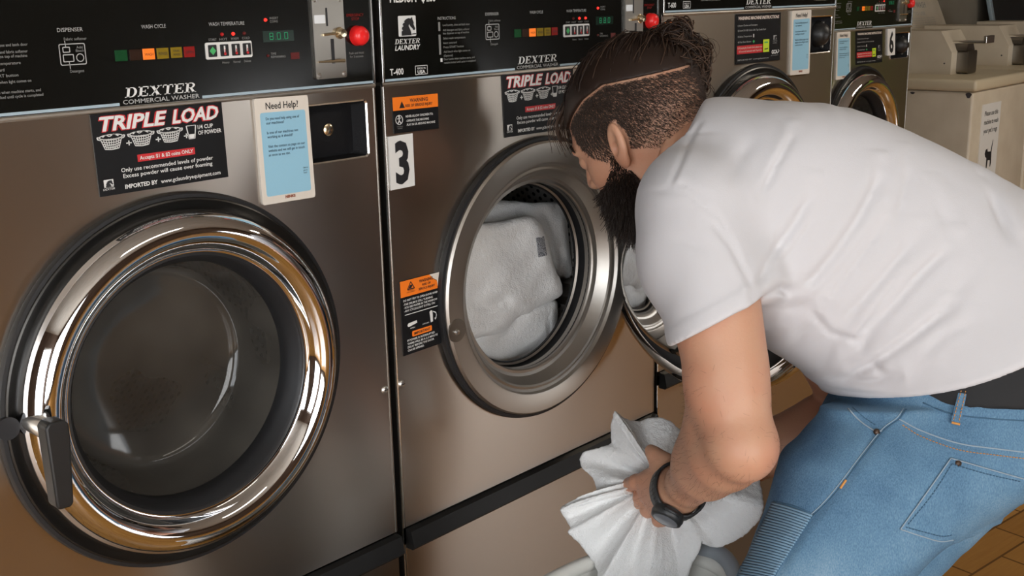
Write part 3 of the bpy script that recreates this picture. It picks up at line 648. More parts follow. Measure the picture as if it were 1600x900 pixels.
    if door == 'open':
        for z, h in ((-.300, .018), (-.396, .018)): hg.tube([(.5475, -.014, z-h), (.5475, -.014, z+h)], .0085, 14)
        hg.tube([(.5475, -.014, -.376), (.5475, -.014, -.320)], .0075, 14)
        hg.box(.530, .556, -.007, -.002, -.415, -.28, .001); hg.box(.543, .552, -.055, -.010, -.376, -.320, .001); hg.box(.5445, .5475, -.075, -.010, -.40, -.296, .001)
        P(hg, 'hinge', M['edge'], smooth=30)
    return root, offz
m1, o1 = washer(-PITCH, 0, 'A', 'large steel front-loading washer with its round chrome door closed and black lever handle', leds=(1, 2, 0))
m2, o2 = washer(0, 0, 'A', 'steel front-loading washer numbered 3 with its round door open and towels in the drum', door='open', leds=(0, 2, 2))
m3, o3 = washer(PITCH, 0, 'B', 'taller steel front-loading washer behind the man, just right of washer 3', dz=.0768, size='T-600', leds=(0, 2, 0))
m4, o4 = washer(1.786, .32, 'A', 'set-back steel front-loading washer numbered 6, next to the cream top-loading washers', size='T-300', leds=(0, 0, 2))
sticker(m1, o1, 'load_sticker', 'black triple load sticker', [(.2330, -.0078), (.4020, -.0070), (.4030, -.0985), (.2340, -.0998)], M['stk_black'], d_triple)
sticker(m1, o1, 'help_sticker', 'blue and cream help sticker', [(.4470, -.0066), (.5300, -.0080), (.5320, -.1418), (.4485, -.1410)], M['stk_cream'], d_help, y=-.0034, r=.03)
sticker(m2, o2, 'load_sticker', 'black triple load sticker', [(.2395, -.0060), (.4090, -.0070), (.4030, -.1023), (.2435, -.1020)], M['stk_black'], d_triple)
sticker(m2, o2, 'warning_sticker', 'orange and black injury warning sticker', [(.0160, -.0230), (.1030, -.0237), (.1032, -.0740), (.0170, -.0730)], M['stk_black'], d_warn_top)
sticker(m2, o2, 'number_sticker', 'white sticker with a black 3', [(.0055, -.0763), (.0510, -.0757), (.0512, -.1510), (.0058, -.1518)], M['stk_white'], d_number('3'), y=-.0016)
sticker(m2, o2, 'warning_sticker', 'orange and black door warning sticker, one corner torn', [(.0140, -.2870), (.0925, -.2870), (.0912, -.3985), (.0152, -.4000)], M['stk_black'], d_warn_door)
sticker(m3, o3, 'instruction_sticker', 'black instruction sticker', [(.2410, -.0095), (.4100, -.0100), (.4130, -.1050), (.2450, -.1050)], M['stk_black'], d_instr)
sticker(m3, o3, 'help_sticker', 'blue and cream help sticker', [(.4510, -.0080), (.5325, -.0072), (.5355, -.1400), (.4540, -.1390)], M['stk_cream'], d_help, y=-.0034, r=.03)
sticker(m3, o3, 'warning_sticker', 'orange and black injury warning sticker', [(.005, -.0180), (.0820, -.0170), (.0830, -.0640), (.0060, -.0650)], M['stk_black'], d_warn_top)
sticker(m4, o4, 'help_sticker', 'blue and cream help sticker', [(.154, -.0060), (.2340, -.0064), (.2490, -.1379), (.1600, -.1374)], M['stk_cream'], d_help, y=-.0034, r=.03)
sticker(m4, o4, 'instruction_sticker', 'black instruction sticker', [(.2734, -.0080), (.4420, -.0090), (.4530, -.1040), (.2847, -.1030)], M['stk_black'], d_instr)
sticker(m4, o4, 'number_sticker', 'white sticker with a black 6', [(.4720, -.0080), (.5240, -.0080), (.5330, -.0865), (.4820, -.0865)], M['stk_white'], d_number('6'), y=-.0034)
# ------------------------------------------------------------------ room
XL, XR, YF, YB, ZC = -3.4, 7.2, -4.2, 1.55, 1.5
def struct(name, b, m, smooth=False): o = b.build(name, m, None, smooth); o['kind'] = 'structure'; return o
struct('floor', MB().box(XL-.1, XR+.1, YF-.1, YB+.1, FLOOR-.1, FLOOR), M['floor'])
struct('ceiling', MB().box(XL-.1, XR+.1, YF-.1, YB+.1, ZC, ZC+.1), M['ceil'])
struct('wall_back', MB().box(XL, XR, YB, YB+.1, FLOOR, ZC), M['wall'])
struct('wall_right', MB().box(XR, XR+.1, YF, YB, FLOOR, ZC), M['wall_light'])
def holed(fix, lo, hi, holes, axis):
    b = MB()
    add = (lambda a, c, d, e: b.box(a, c, fix-.1, fix, d, e)) if axis == 'y' else (lambda a, c, d, e: b.box(fix-.1, fix, a, c, d, e))
    p = lo
    for a, c, z0, z1 in holes: add(p, a, FLOOR, ZC); add(a, c, FLOOR, z0); add(a, c, z1, ZC); p = c
    add(p, hi, FLOOR, ZC); return b
struct('wall_front', holed(YF, XL, XR, [(-3.1, -.6, -1.1, 1.0), (2.4, 4.5, -1.15, -.35)], 'y'), M['wall_light'])  # the low opening is added for bright reflections in the steel
struct('wall_left', holed(XL, YF, YB, [(-3.0, -.8, -1.1, 1.0)], 'x'), M['wall_light'])
def window(n, fix, a, c, axis, z0=-1.1, z1=1.0):
    b = MB(); g = MB(); w = .05
    bx = (lambda q, x0, x1, d, e, t0, t1: q.box(x0, x1, fix+t0, fix+t1, d, e)) if axis == 'y' else (lambda q, x0, x1, d, e, t0, t1: q.box(fix+t0, fix+t1, x0, x1, d, e))
    for x0, x1, d, e in ((a, c, z0, z0+w), (a, c, z1-w, z1), (a, a+w, z0, z1), (c-w, c, z0, z1), ((a+c)/2-w/2, (a+c)/2+w/2, z0, z1)): bx(b, x0, x1, d, e, -.08, -.02)
    bx(g, a+w, c-w, z0+w, z1-w, -.053, -.047)
    f = struct('window_%d' % n, b, M['wood_dark']); g.build('window_pane', M['pane'], f)
m = M['pane'] = bpy.data.materials.new('window_pane'); m.use_nodes = True
nt = m.node_tree; nt.nodes.remove(nt.nodes['Principled BSDF'])
tr = N(m, 'ShaderNodeBsdfTransparent'); gl = N(m, 'ShaderNodeBsdfGlossy'); gl.inputs['Roughness'].default_value = .02
ms = N(m, 'ShaderNodeMixShader'); ms.inputs[0].default_value = .06; L(m, tr, 0, ms, 1); L(m, gl, 0, ms, 2); L(m, ms, 0, nt.nodes['Material Output'], 0)
window(1, YF, -3.1, -.6, 'y'); window(2, XL, -3.0, -.8, 'x'); window(3, YF, 2.4, 4.5, 'y', -1.15, -.35)  # the third, low window is unseen and added to light the steel
# ------------------------------------------------------------------ cream top-loading washers beyond the row
def top_loader(X0, Y0, label, first=False):
    W, D, ZT = .66, .68, -.264
    r = empty('top_loading_washer', (X0+W/2, Y0+D/2, FLOOR)); tag(r, label, 'washing machine', 'cream top-loading washers')
    off = Vector((-W/2, -D/2, -FLOOR))
    def P(b, n, m, par=None, s=30):
        o = b.build(n, m, par or r, s)
        if par is None: o.location = off
        return o
    P(MB().box(.0, W, .0, D, FLOOR+.02, ZT-.052, .012), 'cabinet', M['cream'])
    P(MB().box(-.008, W+.004, -.012, D, ZT-.05, ZT, .014), 'top', M['cream_top'])
    P(MB().box(.003, .006, .028, .031, FLOOR+.05, ZT-.055).box(.03, W-.03, .03, D-.03, FLOOR, FLOOR+.03), 'side_seam', M['chip'])
    if first:
        ch = MB()
        for y, z, a, b_ in ((.49, ZT-.062, .035, .012), (.32, ZT-.066, .016, .007), (.26, ZT-.064, .01, .005), (.37, ZT-.020, .022, .006), (.02, ZT-.064, .012, .012)):
            ch.add([(-.009 if z > ZT-.05 else -.0008, y+a*math.cos(t)*(1+.25*math.sin(3*t)), z+b_*math.sin(t)) for t in np.linspace(0, 2*PI, 14)[:-1]], [list(range(13))])
        P(ch, 'paint_chip', M['chip'], s=False)
        # notice about pet rugs on the front
        sg = P(MB().box(.105, .315, -.0030, .0, -.735, -.375), 'notice', M['stk_white'], s=False); sg['label'] = 'white notice with a small black dog'
        ik = Ink()
        for z, t, b_ in ((-.425, 'Please use this', .285), (-.462, 'machine to wash', .295), (-.499, "your pet's rugs", .29)): ik.text('ink', t, .135, b_, z, .020, 0, .015)
        T = lambda P_: [(.17+a*.09, -.655+b*.12) for a, b in P_]
        ik.poly('ink', T([(.0, .55), (.08, .68), (.28, .72), (.38, .60), (.72, .58), (.92, 1.0), (.97, .98), (.86, .55), (.92, .15), (.85, .02), (.76, .02), (.74, .26), (.46, .28), (.40, .0), (.28, .0), (.26, .38), (.1, .42)]))
        ik.text('brown_print', 'NINKS', .19, .235, -.70, .012, 0, .04)
        for o in ik.build('lettering', sg, -.0034): pass
    # coin box with sloped nose, slide and chute
    x0, x1, y0, y1 = .24, .46, .20, .62
    cb = P(MB().prism([(y0, ZT), (y1, ZT), (y1, ZT+.187), (y0+.055, ZT+.187), (y0, ZT+.095)], 'x', x0, x1), 'coin_box', M['cream'])
    MB().lathe([(0, -.002), (.003, -.0015), (.004, 0)], (x0, y0+.03, ZT+.048), 10, 'x').build('screw', M['chip'], cb)
    P(MB().prism(rrect(x0+.06, x1-.06, ZT+.002, ZT+.10, .012), 'y', y0-.05, y0+.02).prism([(x0+.06, ZT+.10), (x1-.06, ZT+.10), (x1-.08, ZT+.13), (x0+.08, ZT+.13)], 'y', y0-.038, y0+.03), 'coin_chute', M['steel_dark'])
    P(MB().box(x0+.065, x1-.065, y0-.115, y0+.04, ZT+.132, ZT+.142, .002).box(x0+.065, x1-.065, y0-.122, y0-.108, ZT+.132, ZT+.165, .002), 'coin_slide', M['edge'])
    return r, off
t1, to1 = top_loader(3.72, .60, 'cream top-loading coin washer with chipped paint and a pet rug notice on its front', True)
t2, to2 = top_loader(4.40, .60, 'cream top-loading coin washer with a raised instruction lid, second beyond the front loaders')
top_loader(5.08, .60, 'cream top-loading coin washer farthest along, cut off by the picture edge')
# raised lid with printed directions
lb = MB().box(.03, .64, -.008, .008, 0, .46, .006).build('raised_lid', M['cream'], t2, 30)
lb.location = to2+Vector((.0, .60, -.264)); lb.rotation_euler = (math.radians(-24), 0, 0)
ik = Ink(); ik.text('dim_print', 'SPEED OF WASH', .16, .46, .295, .030, 0, .01); ik.text('grey_print', 'HOW TO USE', .18, .42, .255, .018)
for i in range(5): ik.text('grey_print', 'put clothes in the tub and add powder', .18, .52, .235-.012*i, .007)
ik.text('dim_print', 'CLOSE THE LID TO START', .20, .56, .165, .014)
for o in ik.build('lettering', lb, -.0085): pass
fm = empty('framed_mirror', (6.55, 1.40, -.264)); tag(fm, 'pale-framed dark mirror leaning on the back wall at the far right', 'mirror')
for q in ((-.42, -.38, 0, .6), (.38, .42, 0, .6), (-.38, .38, 0, .04), (-.38, .38, .56, .6)):
    b = MB().box(q[0], q[1], -.012, .012, q[2], q[3], .004).build('frame', M['blue_line'], fm, 30); b.rotation_euler = (math.radians(-14), 0, 0)
b = MB().box(-.385, .385, -.003, .006, .035, .565).build('mirror_glass', M['dark_pane'], fm); b.rotation_euler = (math.radians(-14), 0, 0)
struct('trim_1', MB().box(XR-.02, XR, -2.55, -2.2, FLOOR, ZC), M['lime'])
st = MB().tube([(5.26, 1.42, .5), (5.235, 1.42, .2), (5.22, 1.42, -.01)], .016, 8).box(5.19, 5.25, 1.405, 1.435, -.055, -.02, .004)
o = st.build('hanging_strap', M['strap'], None, True); tag(o, 'dark strap hanging in front of the back wall above the top loaders', 'strap')
# ------------------------------------------------------------------ volumes: smooth solids on a grid, skinned with surface nets
class Field:
    def __init__(s, lo, hi, h):
        s.lo = np.array(lo, dtype=float); s.h = h; s.n = np.ceil((np.array(hi)-s.lo)/h).astype(int)+1
        s.A = np.full(s.n, .08, dtype=np.float32)
    def sub(s, lo, hi):
        i0 = np.clip(np.floor((np.array(lo)-s.lo)/s.h).astype(int), 0, s.n); i1 = np.clip(np.ceil((np.array(hi)-s.lo)/s.h).astype(int)+1, 0, s.n)
        sl = tuple(slice(a, b) for a, b in zip(i0, i1))
        ax = [(s.lo[k]+s.h*np.arange(i0[k], i1[k])).astype(np.float32) for k in range(3)]
        return sl, np.meshgrid(*ax, indexing='ij', sparse=True)
    def add(s, fn, lo, hi, k=.0, pad=.02):
        sl, g = s.sub(np.array(lo)-k-pad, np.array(hi)+k+pad)
        if min(s.A[sl].shape) == 0: return
        b = np.broadcast_to(fn(*g), s.A[sl].shape).astype(np.float32); a = s.A[sl]
        s.A[sl] = smin(a, b, k)
    def cut(s, fn, lo=None, hi=None, k=.0):
        """remove where fn < 0"""
        sl, g = s.sub(lo if lo is not None else s.lo, hi if hi is not None else s.lo+s.h*(s.n-1))
        s.A[sl] = -smin(-s.A[sl], fn(*g).astype(np.float32), k)
    def keep(s, fn, k=.0): s.cut(lambda x, y, z: -fn(x, y, z), k=k)
    def at(s, P):
        P = np.atleast_2d(P); q = (P-s.lo)/s.h; i = np.clip(np.floor(q).astype(int), 0, s.n-2); t = np.clip(q-i, 0, 1); o = 0
        for a in (0, 1):
            for b in (0, 1):
                for c in (0, 1):
                    w = (t[:, 0] if a else 1-t[:, 0])*(t[:, 1] if b else 1-t[:, 1])*(t[:, 2] if c else 1-t[:, 2]); o = o+w*s.A[i[:, 0]+a, i[:, 1]+b, i[:, 2]+c]
        return o
    def mesh(s):
        A = s.A; S = A < 0; n = A.shape
        cnt = np.zeros([k-1 for k in n], dtype=np.uint8)
        cor = [(a, b, c) for a in (0, 1) for b in (0, 1) for c in (0, 1)]
        V8 = lambda X, c: X[c[0]:n[0]-1+c[0], c[1]:n[1]-1+c[1], c[2]:n[2]-1+c[2]]
        for c in cor: cnt += V8(S, c)
        act = (cnt > 0) & (cnt < 8); ii = np.argwhere(act); idx = np.full(act.shape, -1, dtype=np.int32); idx[act] = np.arange(len(ii))
        vals = {c: A[ii[:, 0]+c[0], ii[:, 1]+c[1], ii[:, 2]+c[2]].astype(float) for c in cor}
        pos = np.zeros((len(ii), 3)); num = np.zeros(len(ii))
        for c in cor:
            for k in range(3):
                if c[k]: continue
                d = list(c); d[k] = 1; d = tuple(d); fa, fb = vals[c], vals[d]; m = (fa < 0) != (fb < 0)
                t = np.where(m, fa/np.where(fa == fb, 1, fa-fb), 0); p = np.array(c, dtype=float)+np.zeros((len(ii), 3)); p[:, k] = t
                pos += p*m[:, None]; num += m
        V = s.lo+s.h*(ii+pos/num[:, None]); F = []
        for k in range(3):
            a = [slice(1, m-1) for m in n]; a[k] = slice(0, n[k]-1); b = list(a); b[k] = slice(1, n[k])
            sa, sb = S[tuple(a)], S[tuple(b)]; u, v = [q for q in range(3) if q != k]
            for flip, msk in ((0, sa & ~sb), (1, ~sa & sb)):
                e = np.argwhere(msk)
                for q in range(3):
                    if q != k: e[:, q] += 1
                quad = []
                for du, dv in ((-1, -1), (0, -1), (0, 0), (-1, 0)):
                    c = e.copy(); c[:, u] += du; c[:, v] += dv; quad.append(idx[c[:, 0], c[:, 1], c[:, 2]])
                quad = np.stack(quad, 1)
                if (k == 1) != bool(flip): quad = quad[:, ::-1]
                F.append(quad)
        return V, np.concatenate(F)
def smin(a, b, k):
    if k <= 0: return np.minimum(a, b)
    h = np.clip(.5+.5*(b-a)/k, 0, 1); return b*(1-h)+a*h-k*h*(1-h)
def relax(V, F, it=2, lam=.5):
    for _ in range(it):
        S = np.zeros_like(V); c = np.zeros(len(V))
        for a, b in ((0, 1), (1, 2), (2, 3), (3, 0)):
            np.add.at(S, F[:, a], V[F[:, b]]); np.add.at(S, F[:, b], V[F[:, a]]); np.add.at(c, F[:, a], 1); np.add.at(c, F[:, b], 1)
        V = V+lam*(S/np.maximum(c, 1)[:, None]-V)
    return V
def f_cap(a, b, ra, rb):
    a = np.asarray(a, float); b = np.asarray(b, float); d = b-a; L2 = d@d
    def fn(x, y, z):
        t = np.clip(((x-a[0])*d[0]+(y-a[1])*d[1]+(z-a[2])*d[2])/L2, 0, 1)
        return np.sqrt((x-a[0]-t*d[0])**2+(y-a[1]-t*d[1])**2+(z-a[2]-t*d[2])**2)-(ra+(rb-ra)*t)
    r = max(ra, rb); return fn, np.minimum(a, b)-r, np.maximum(a, b)+r
def f_ell(c, r, B=None):
    """ellipsoid; B: rows = axes of a turned frame"""
    c = np.asarray(c, float); r = np.asarray(r, float); B = np.eye(3) if B is None else B
    def fn(x, y, z):
        X = [(x-c[0])*B[k][0]+(y-c[1])*B[k][1]+(z-c[2])*B[k][2] for k in range(3)]
        k0 = np.sqrt(sum((X[k]/r[k])**2 for k in range(3)))+1e-9; k1 = np.sqrt(sum((X[k]/r[k]**2)**2 for k in range(3)))+1e-9
        return k0*(k0-1)/k1
    m = r.max(); return fn, c-m, c+m
def chain(field, pts, rad, k):
    for i in range(len(pts)-1): field.add(*f_cap(pts[i], pts[i+1], rad[i], rad[i+1]), k=k)
def cr_spline(P, n):
    """Catmull-Rom through the rows of P"""
    P = np.asarray(P, float); P = np.vstack([2*P[0]-P[1], P, 2*P[-1]-P[-2]]); out = []
    for i in range(1, len(P)-2):
        for t in np.arange(n)/n:
            a, b, c, d = P[i-1:i+3]; out.append(.5*((2*b)+(c-a)*t+(2*a-5*b+4*c-d)*t*t+(3*b-a-3*c+d)*t**3))
    out.append(P[-2]); return np.array(out)
from mathutils.kdtree import KDTree
class Loft:
    """solid between a front and a back outline, with a centre depth and a half width per station.
    stations: (front xy, back xy, centre depth, half width)"""
    def __init__(s, st, p=2.4, h=.006):
        A = np.array([list(f)+list(b)+[d, w] for f, b, d, w in st], float); s.p = p
        A = cr_spline(A, 14)
        vv = np.linspace(-1.9, 1.9, 96); k = len(A)
        mid = (A[:, 0:2]+A[:, 2:4])/2; hf = (A[:, 2:4]-A[:, 0:2])/2
        s.pts = mid[:, None]+vv[None, :, None]*hf[:, None]; tt = np.repeat(np.arange(k)/(k-1), len(vv)); v2 = np.tile(vv, k)
        fl = s.pts.reshape(-1, 2); s.A = A; s.hl = np.linalg.norm(hf, axis=1)
        s.lo2 = A[:, [0, 1]].min(0); s.lo2 = np.minimum(s.lo2, A[:, [2, 3]].min(0))-.06; s.hi2 = np.maximum(A[:, [0, 1]].max(0), A[:, [2, 3]].max(0))+.06
        nx, ny = np.ceil((s.hi2-s.lo2)/h).astype(int)+1; s.h = h
        kd = KDTree(len(fl))
        for i, q in enumerate(fl): kd.insert((q[0], q[1], 0), i)
        kd.balance(); T = np.zeros((nx, ny)); V = np.zeros((nx, ny)); X = np.zeros((nx, ny))
        for i in range(nx):
            for j in range(ny):
                co, q, d = kd.find((s.lo2[0]+h*i, s.lo2[1]+h*j, 0)); T[i, j] = tt[q]; V[i, j] = v2[q]; X[i, j] = d
        # smooth away the sampling steps
        for _ in range(3):
            for B in (T, V): B[1:-1, 1:-1] = (B[1:-1, 1:-1]*2+B[:-2, 1:-1]+B[2:, 1:-1]+B[1:-1, :-2]+B[1:-1, 2:])/6
        s.T, s.V, s.X = T, V, X; s.dmin = (A[:, 4]-A[:, 5]).min(); s.dmax = (A[:, 4]+A[:, 5]).max()
    def look(s, x, y):
        qx = np.clip((x-s.lo2[0])/s.h, 0, s.T.shape[0]-1.001); qy = np.clip((y-s.lo2[1])/s.h, 0, s.T.shape[1]-1.001)
        i = np.floor(qx).astype(int); j = np.floor(qy).astype(int); a = qx-i; b = qy-j
        return [B[i, j]*(1-a)*(1-b)+B[i+1, j]*a*(1-b)+B[i, j+1]*(1-a)*b+B[i+1, j+1]*a*b for B in (s.T, s.V, s.X)]
    def __call__(s, x, y, z):
        T, V, X = s.look(x, y); q = T*(len(s.A)-1); kk = np.arange(len(s.A))
        zc = np.interp(q, kk, s.A[:, 4]); rz = np.interp(q, kk, s.A[:, 5]); hl = np.interp(q, kk, s.hl)
        W = (z-zc)/rz
        f = (np.abs(V)**s.p+np.abs(W)**s.p+1e-9)**(1/s.p)-1
        return np.maximum(f*np.minimum(hl, rz)*.9, (X-.013)*6)
    def args(s): return s, np.r_[s.lo2, s.dmin], np.r_[s.hi2, s.dmax]
def pts_seg(x, y, poly):
    """distance in the plane to a polyline, with side sign"""
    best = None; sg = None
    for (x0, y0), (x1, y1) in zip(poly[:-1], poly[1:]):
        dx, dy = x1-x0, y1-y0; L2 = dx*dx+dy*dy+1e-12; t = np.clip(((x-x0)*dx+(y-y0)*dy)/L2, 0, 1)
        d = np.sqrt((x-x0-t*dx)**2+(y-y0-t*dy)**2); c = np.sign((x-x0)*dy-(y-y0)*dx)
        if best is None: best, sg = d, c
        else: m = d < best; best = np.where(m, d, best); sg = np.where(m, c, sg)
    return best, sg
def px(pts, d): return [((a-800)/FPX*d, (b-450)/FPX*d) for a, b in pts]
def crease(field, poly, amp, width, z0, z1, taper=True):
    """a soft fold in the cloth facing the window side: groove with a ridge beside it"""
    P = np.array(poly); lo = np.r_[P.min(0)-3*width, z0]; hi = np.r_[P.max(0)+3*width, z1]; sl, g = field.sub(lo, hi)
    if min(field.A[sl].shape) == 0: return
    d, sg = pts_seg(g[0], g[1], poly); u = d*sg/width
    e0 = np.hypot(g[0]-P[0][0], g[1]-P[0][1]); e1 = np.hypot(g[0]-P[-1][0], g[1]-P[-1][1]); tp = np.clip(np.minimum(e0, e1)/(4.5*width), 0, 1); tp = tp*tp*(3-2*tp)
    field.A[sl] += (amp*tp*(np.exp(-u*u)-.42*np.exp(-(u-2.0)**2/2.6))).astype(np.float32)+0*g[2]
def hit(field, pxx, pyy, d0=1.1, d1=1.95):
    """points where straight lines out from the camera meet a solid"""
    pxx = np.atleast_1d(np.asarray(pxx, float)); pyy = np.atleast_1d(np.asarray(pyy, float)); ds = np.arange(d0, d1, .003); D = np.full(len(pxx), np.nan)
    ray = np.stack([(pxx-800)/FPX, (pyy-450)/FPX, np.ones(len(pxx))], 1); prev = np.full(len(pxx), 1.0)
    for d in ds:
        f = field.at(ray*d); new = (f < 0) & np.isnan(D); D[new] = d-.003*np.clip(-f[new]/(prev[new]-f[new]+1e-9), 0, 1); prev = f
    return ray*D[:, None], ~np.isnan(D)
def flesh(name, field, m, parent, it=1):
    V, F = field.mesh(); V = relax(V, F, it); return V, F
# ------------------------------------------------------------------ the man: lengths in metres in the body frame (right, down, away)
man = empty('person', (.30, -.56, FLOOR))
tag(man, 'bearded man with a hair bun, white t-shirt and blue jeans bending over white towels', 'person')
MANL = np.array([.30, -.56, FLOOR])
def mlink(name, V, F, m, parent=None, smooth=True):
    """mesh given in the body frame"""
    o = link(name, TOW(V)-MANL, F, m, parent or man, smooth); return o
# -- head frame
HC = Q(998, 206, 1.62)
th = math.radians(35)
Fi = np.array([-.866*math.cos(th), .5*math.cos(th), math.sin(th)]); Up = np.array([-.5, -.866, 0.0]); Lf = np.cross(Fi, Up)
if Lf[2] > 0: Lf = -Lf
HB = np.array([Fi, Up, Lf])               # rows: forward, up, left
def H(f, u, l): return HC+f*Fi+u*Up+l*Lf
hd = Field(HC-[.19, .19, .17], HC+[.20, .22, .17], .0022)
def E(c, r, k, rot=None):
    B = HB if rot is None else rot@HB
    hd.add(*f_ell(H(*c), r, B), k=k)
E((-.012, .032, 0), (.103, .086, .077), 0)
E((.030, -.035, 0), (.062, .080, .062), .03)
E((.052, -.088, 0), (.038, .030, .040), .03)
for l in (-1, 1): E((.045, -.028, l*.040), (.032, .028, .022), .02)
E((.083, .020, 0), (.014, .010, .042), .02)
hd.add(*f_cap(H(.088, .012, 0), H(.104, -.028, 0), .007, .0105), k=.012)
for l in (-1, 1): hd.add(*f_ell(H(.096, -.032, l*.011), (.010, .008, .008), HB), k=.006)
for l in (-1, 1):
    c = f_ell(H(.098, .002, l*.033), (.013, .012, .020), HB); hd.cut(c[0], c[1]-.02, c[2]+.02, .012)
    E((.078, .001, l*.033), (.0125, .0125, .0125), .003)
E((.085, -.060, 0), (.012, .0055, .022), .008); E((.084, -.070, 0), (.011, .006, .019), .006)
# neck into the collar
hd.add(*f_cap(H(-.035, -.03, 0), Q(1118, 262, 1.60), .056, .066), k=.03)
hd.add(*f_cap(H(.0, -.07, 0), Q(1100, 300, 1.60), .045, .055), k=.03)
# ears
def ear(s):
    rot = np.array(Matrix.Rotation(math.radians(-s*26), 3, 'Y')) @ np.array(Matrix.Rotation(math.radians(-14), 3, 'Z'))
    hd.add(*f_ell(H(-.003, -.004, s*.083), (.0165, .030, .0075), rot@HB), k=.006)
    hd.add(*f_ell(H(.002, -.028, s*.080), (.010, .012, .006), rot@HB), k=.006)
    c = f_ell(H(.000, .002, s*.0915), (.0100, .020, .0065), rot@HB); hd.cut(c[0], c[1]-.01, c[2]+.01, .003)
    c = f_ell(H(.005, -.008, s*.087), (.007, .010, .009), rot@HB); hd.cut(c[0], c[1]-.01, c[2]+.01, .003)
ear(1); ear(-1)
# -- arms
S_L = Q(1090, 330, 1.43); E_L = Q(1156, 690, 1.375); W_L = Q(1060, 768, 1.585)
S_R = Q(1165, 270, 1.665); E_R = Q(1335, 640, 1.69); W_R = Q(1128, 745, 1.74)
al = Field(Q(960, 290, 1.30)-[.02, .02, 0], Q(1260, 850, 1.5)+[.02, .02, .30], .0026)
def lerp(a, b, t): return a*(1-t)+b*t
def arm(fd, S, E_, Wr, side):
    k = .02
    chain(fd, [S, lerp(S, E_, .35), lerp(S, E_, .7), E_], [.060, .0550, .0485, .041], .005)
    up = (E_-S)/np.linalg.norm(E_-S); fo = (Wr-E_)/np.linalg.norm(Wr-E_); back = up-fo; back /= np.linalg.norm(back)
    fd.add(*f_cap(lerp(S, E_, .35)-back*.014, lerp(S, E_, .65)-back*.012, .040, .036), k=.03)      # biceps
    fd.add(*f_cap(lerp(S, E_, .3)+back*.014, lerp(S, E_, .75)+back*.010, .038, .032), k=.03)       # triceps
    fd.add(*f_ell(E_+back*.016+up*.004, (.024, .024, .024)), k=.03)                                  # elbow point
    chain(fd, [E_, lerp(E_, Wr, .22), lerp(E_, Wr, .5), lerp(E_, Wr, .8), Wr], [.041, .0455, .0405, .0315, .0285], .005)
    side_ = np.cross(up, fo); side_ /= np.linalg.norm(side_)
    fd.add(*f_cap(E_+up*.006, lerp(E_, Wr, .5)-back*.008, .034, .030), k=.03)
arm(al, S_L, E_L, W_L, 1)
al.add(*f_cap(Q(1122, 610, 1.39), Q(1100, 712, 1.50), .037, .034), k=.025)
# left hand: palm, four fingers curled into the towel, thumb along its top
K = [Q(1013, 751, 1.648), Q(1014, 770, 1.652), Q(1024, 787, 1.650), Q(1038, 801, 1.642)]
al.add(*f_ell(lerp(W_L, K[1], .0), (.029, .030, .022)), k=.02)
for i, q in enumerate(K): al.add(*f_cap(lerp(W_L, q, .12)+[0, [-.012, -.004, .004, .010][i], 0], q, .020, [.0145, .0140, .0128, .0115][i]), k=.014)
FI = [[(K[0]), Q(994, 753, 1.664), Q(984, 757, 1.684), Q(990, 764, 1.700)], [K[1], Q(1001, 778, 1.676), Q(1001, 786, 1.700), Q(1010, 790, 1.708)],
      [K[2], Q(1011, 797, 1.674), Q(1013, 803, 1.696), Q(1022, 803, 1.702)], [K[3], Q(1029, 813, 1.664), Q(1032, 816, 1.682), Q(1041, 813, 1.686)]]
FR = [[.0130, .0112, .0102, .0088], [.0128, .0112, .0104, .009], [.0120, .0105, .0098, .0085], [.0108, .0095, .0085, .0075]]
for f, r in zip(FI, FR): chain(al, f, r, .004)
chain(al, [Q(1052, 745, 1.605), Q(1038, 724, 1.622), Q(1024, 712, 1.632), Q(1017, 704, 1.640)], [.019, .0135, .0112, .0092], .008)
al.add(*f_cap(Q(1038, 726, 1.622), K[0], .011, .010), k=.014)
ar = Field(Q(1040, 230, 1.58)-[.06, .02, 0], Q(1420, 820, 1.9)+[.0, .02, .0], .0035)
arm(ar, S_R, E_R, W_R, -1)
KR = [Q(1088, 742, 1.735), Q(1083, 757, 1.725), Q(1086, 772, 1.715), Q(1092, 785, 1.705)]
for q in KR: ar.add(*f_cap(lerp(W_R, q, .1), q, .020, .013), k=.014)
for i, q in enumerate(KR):
    t = q+np.array([-.030, .006, -.006]); chain(ar, [q, t, t+[-.010, .012, -.020], t+[.004, .014, -.030]], [.0118, .0105, .0095, .0085], .004)
chain(ar, [Q(1125, 730, 1.73), Q(1105, 715, 1.715), Q(1092, 712, 1.70)], [.018, .013, .010], .008)
# -- trunk and legs
XY = lambda a, b, d=1.57: np.array([(a-800)/FPX*d, (b-450)/FPX*d])
TR = [((1015, 330), (1060, 175), 1.60, .09), ((1050, 385), (1125, 167), 1.59, .165), ((1095, 440), (1215, 163), 1.575, .190), ((1150, 505), (1320, 175), 1.57, .185), ((1200, 545), (1430, 218), 1.565, .172), ((1248, 575), (1530, 270), 1.56, .168),
      ((1290, 612), (1630, 335), 1.555, .180), ((1322, 650), (1700, 445), 1.55, .204), ((1335, 710), (1735, 545), 1.55, .214)]
TR = [(f, b, d-(.024 if i < 5 else .012), w-(.024 if 0 < i < 5 else .012)) for i, (f, b, d, w) in enumerate(TR)]
mk = lambda T, sh=0.0, dw=0.0: [(lerp(XY(*f, d), XY(*b, d), sh), lerp(XY(*b, d), XY(*f, d), sh), d, w+dw) for f, b, d, w in T]
torso = Loft(mk(TR, .095, -.040))
PE = [((1322, 600), (1712, 470), 1.55, .172), ((1290, 655), (1722, 585), 1.55, .182), ((1268, 700), (1700, 680), 1.55, .184), ((1260, 755), (1640, 722), 1.55, .175), ((1270, 815), (1545, 775), 1.55, .14)]
pelvis = Loft(mk(PE))
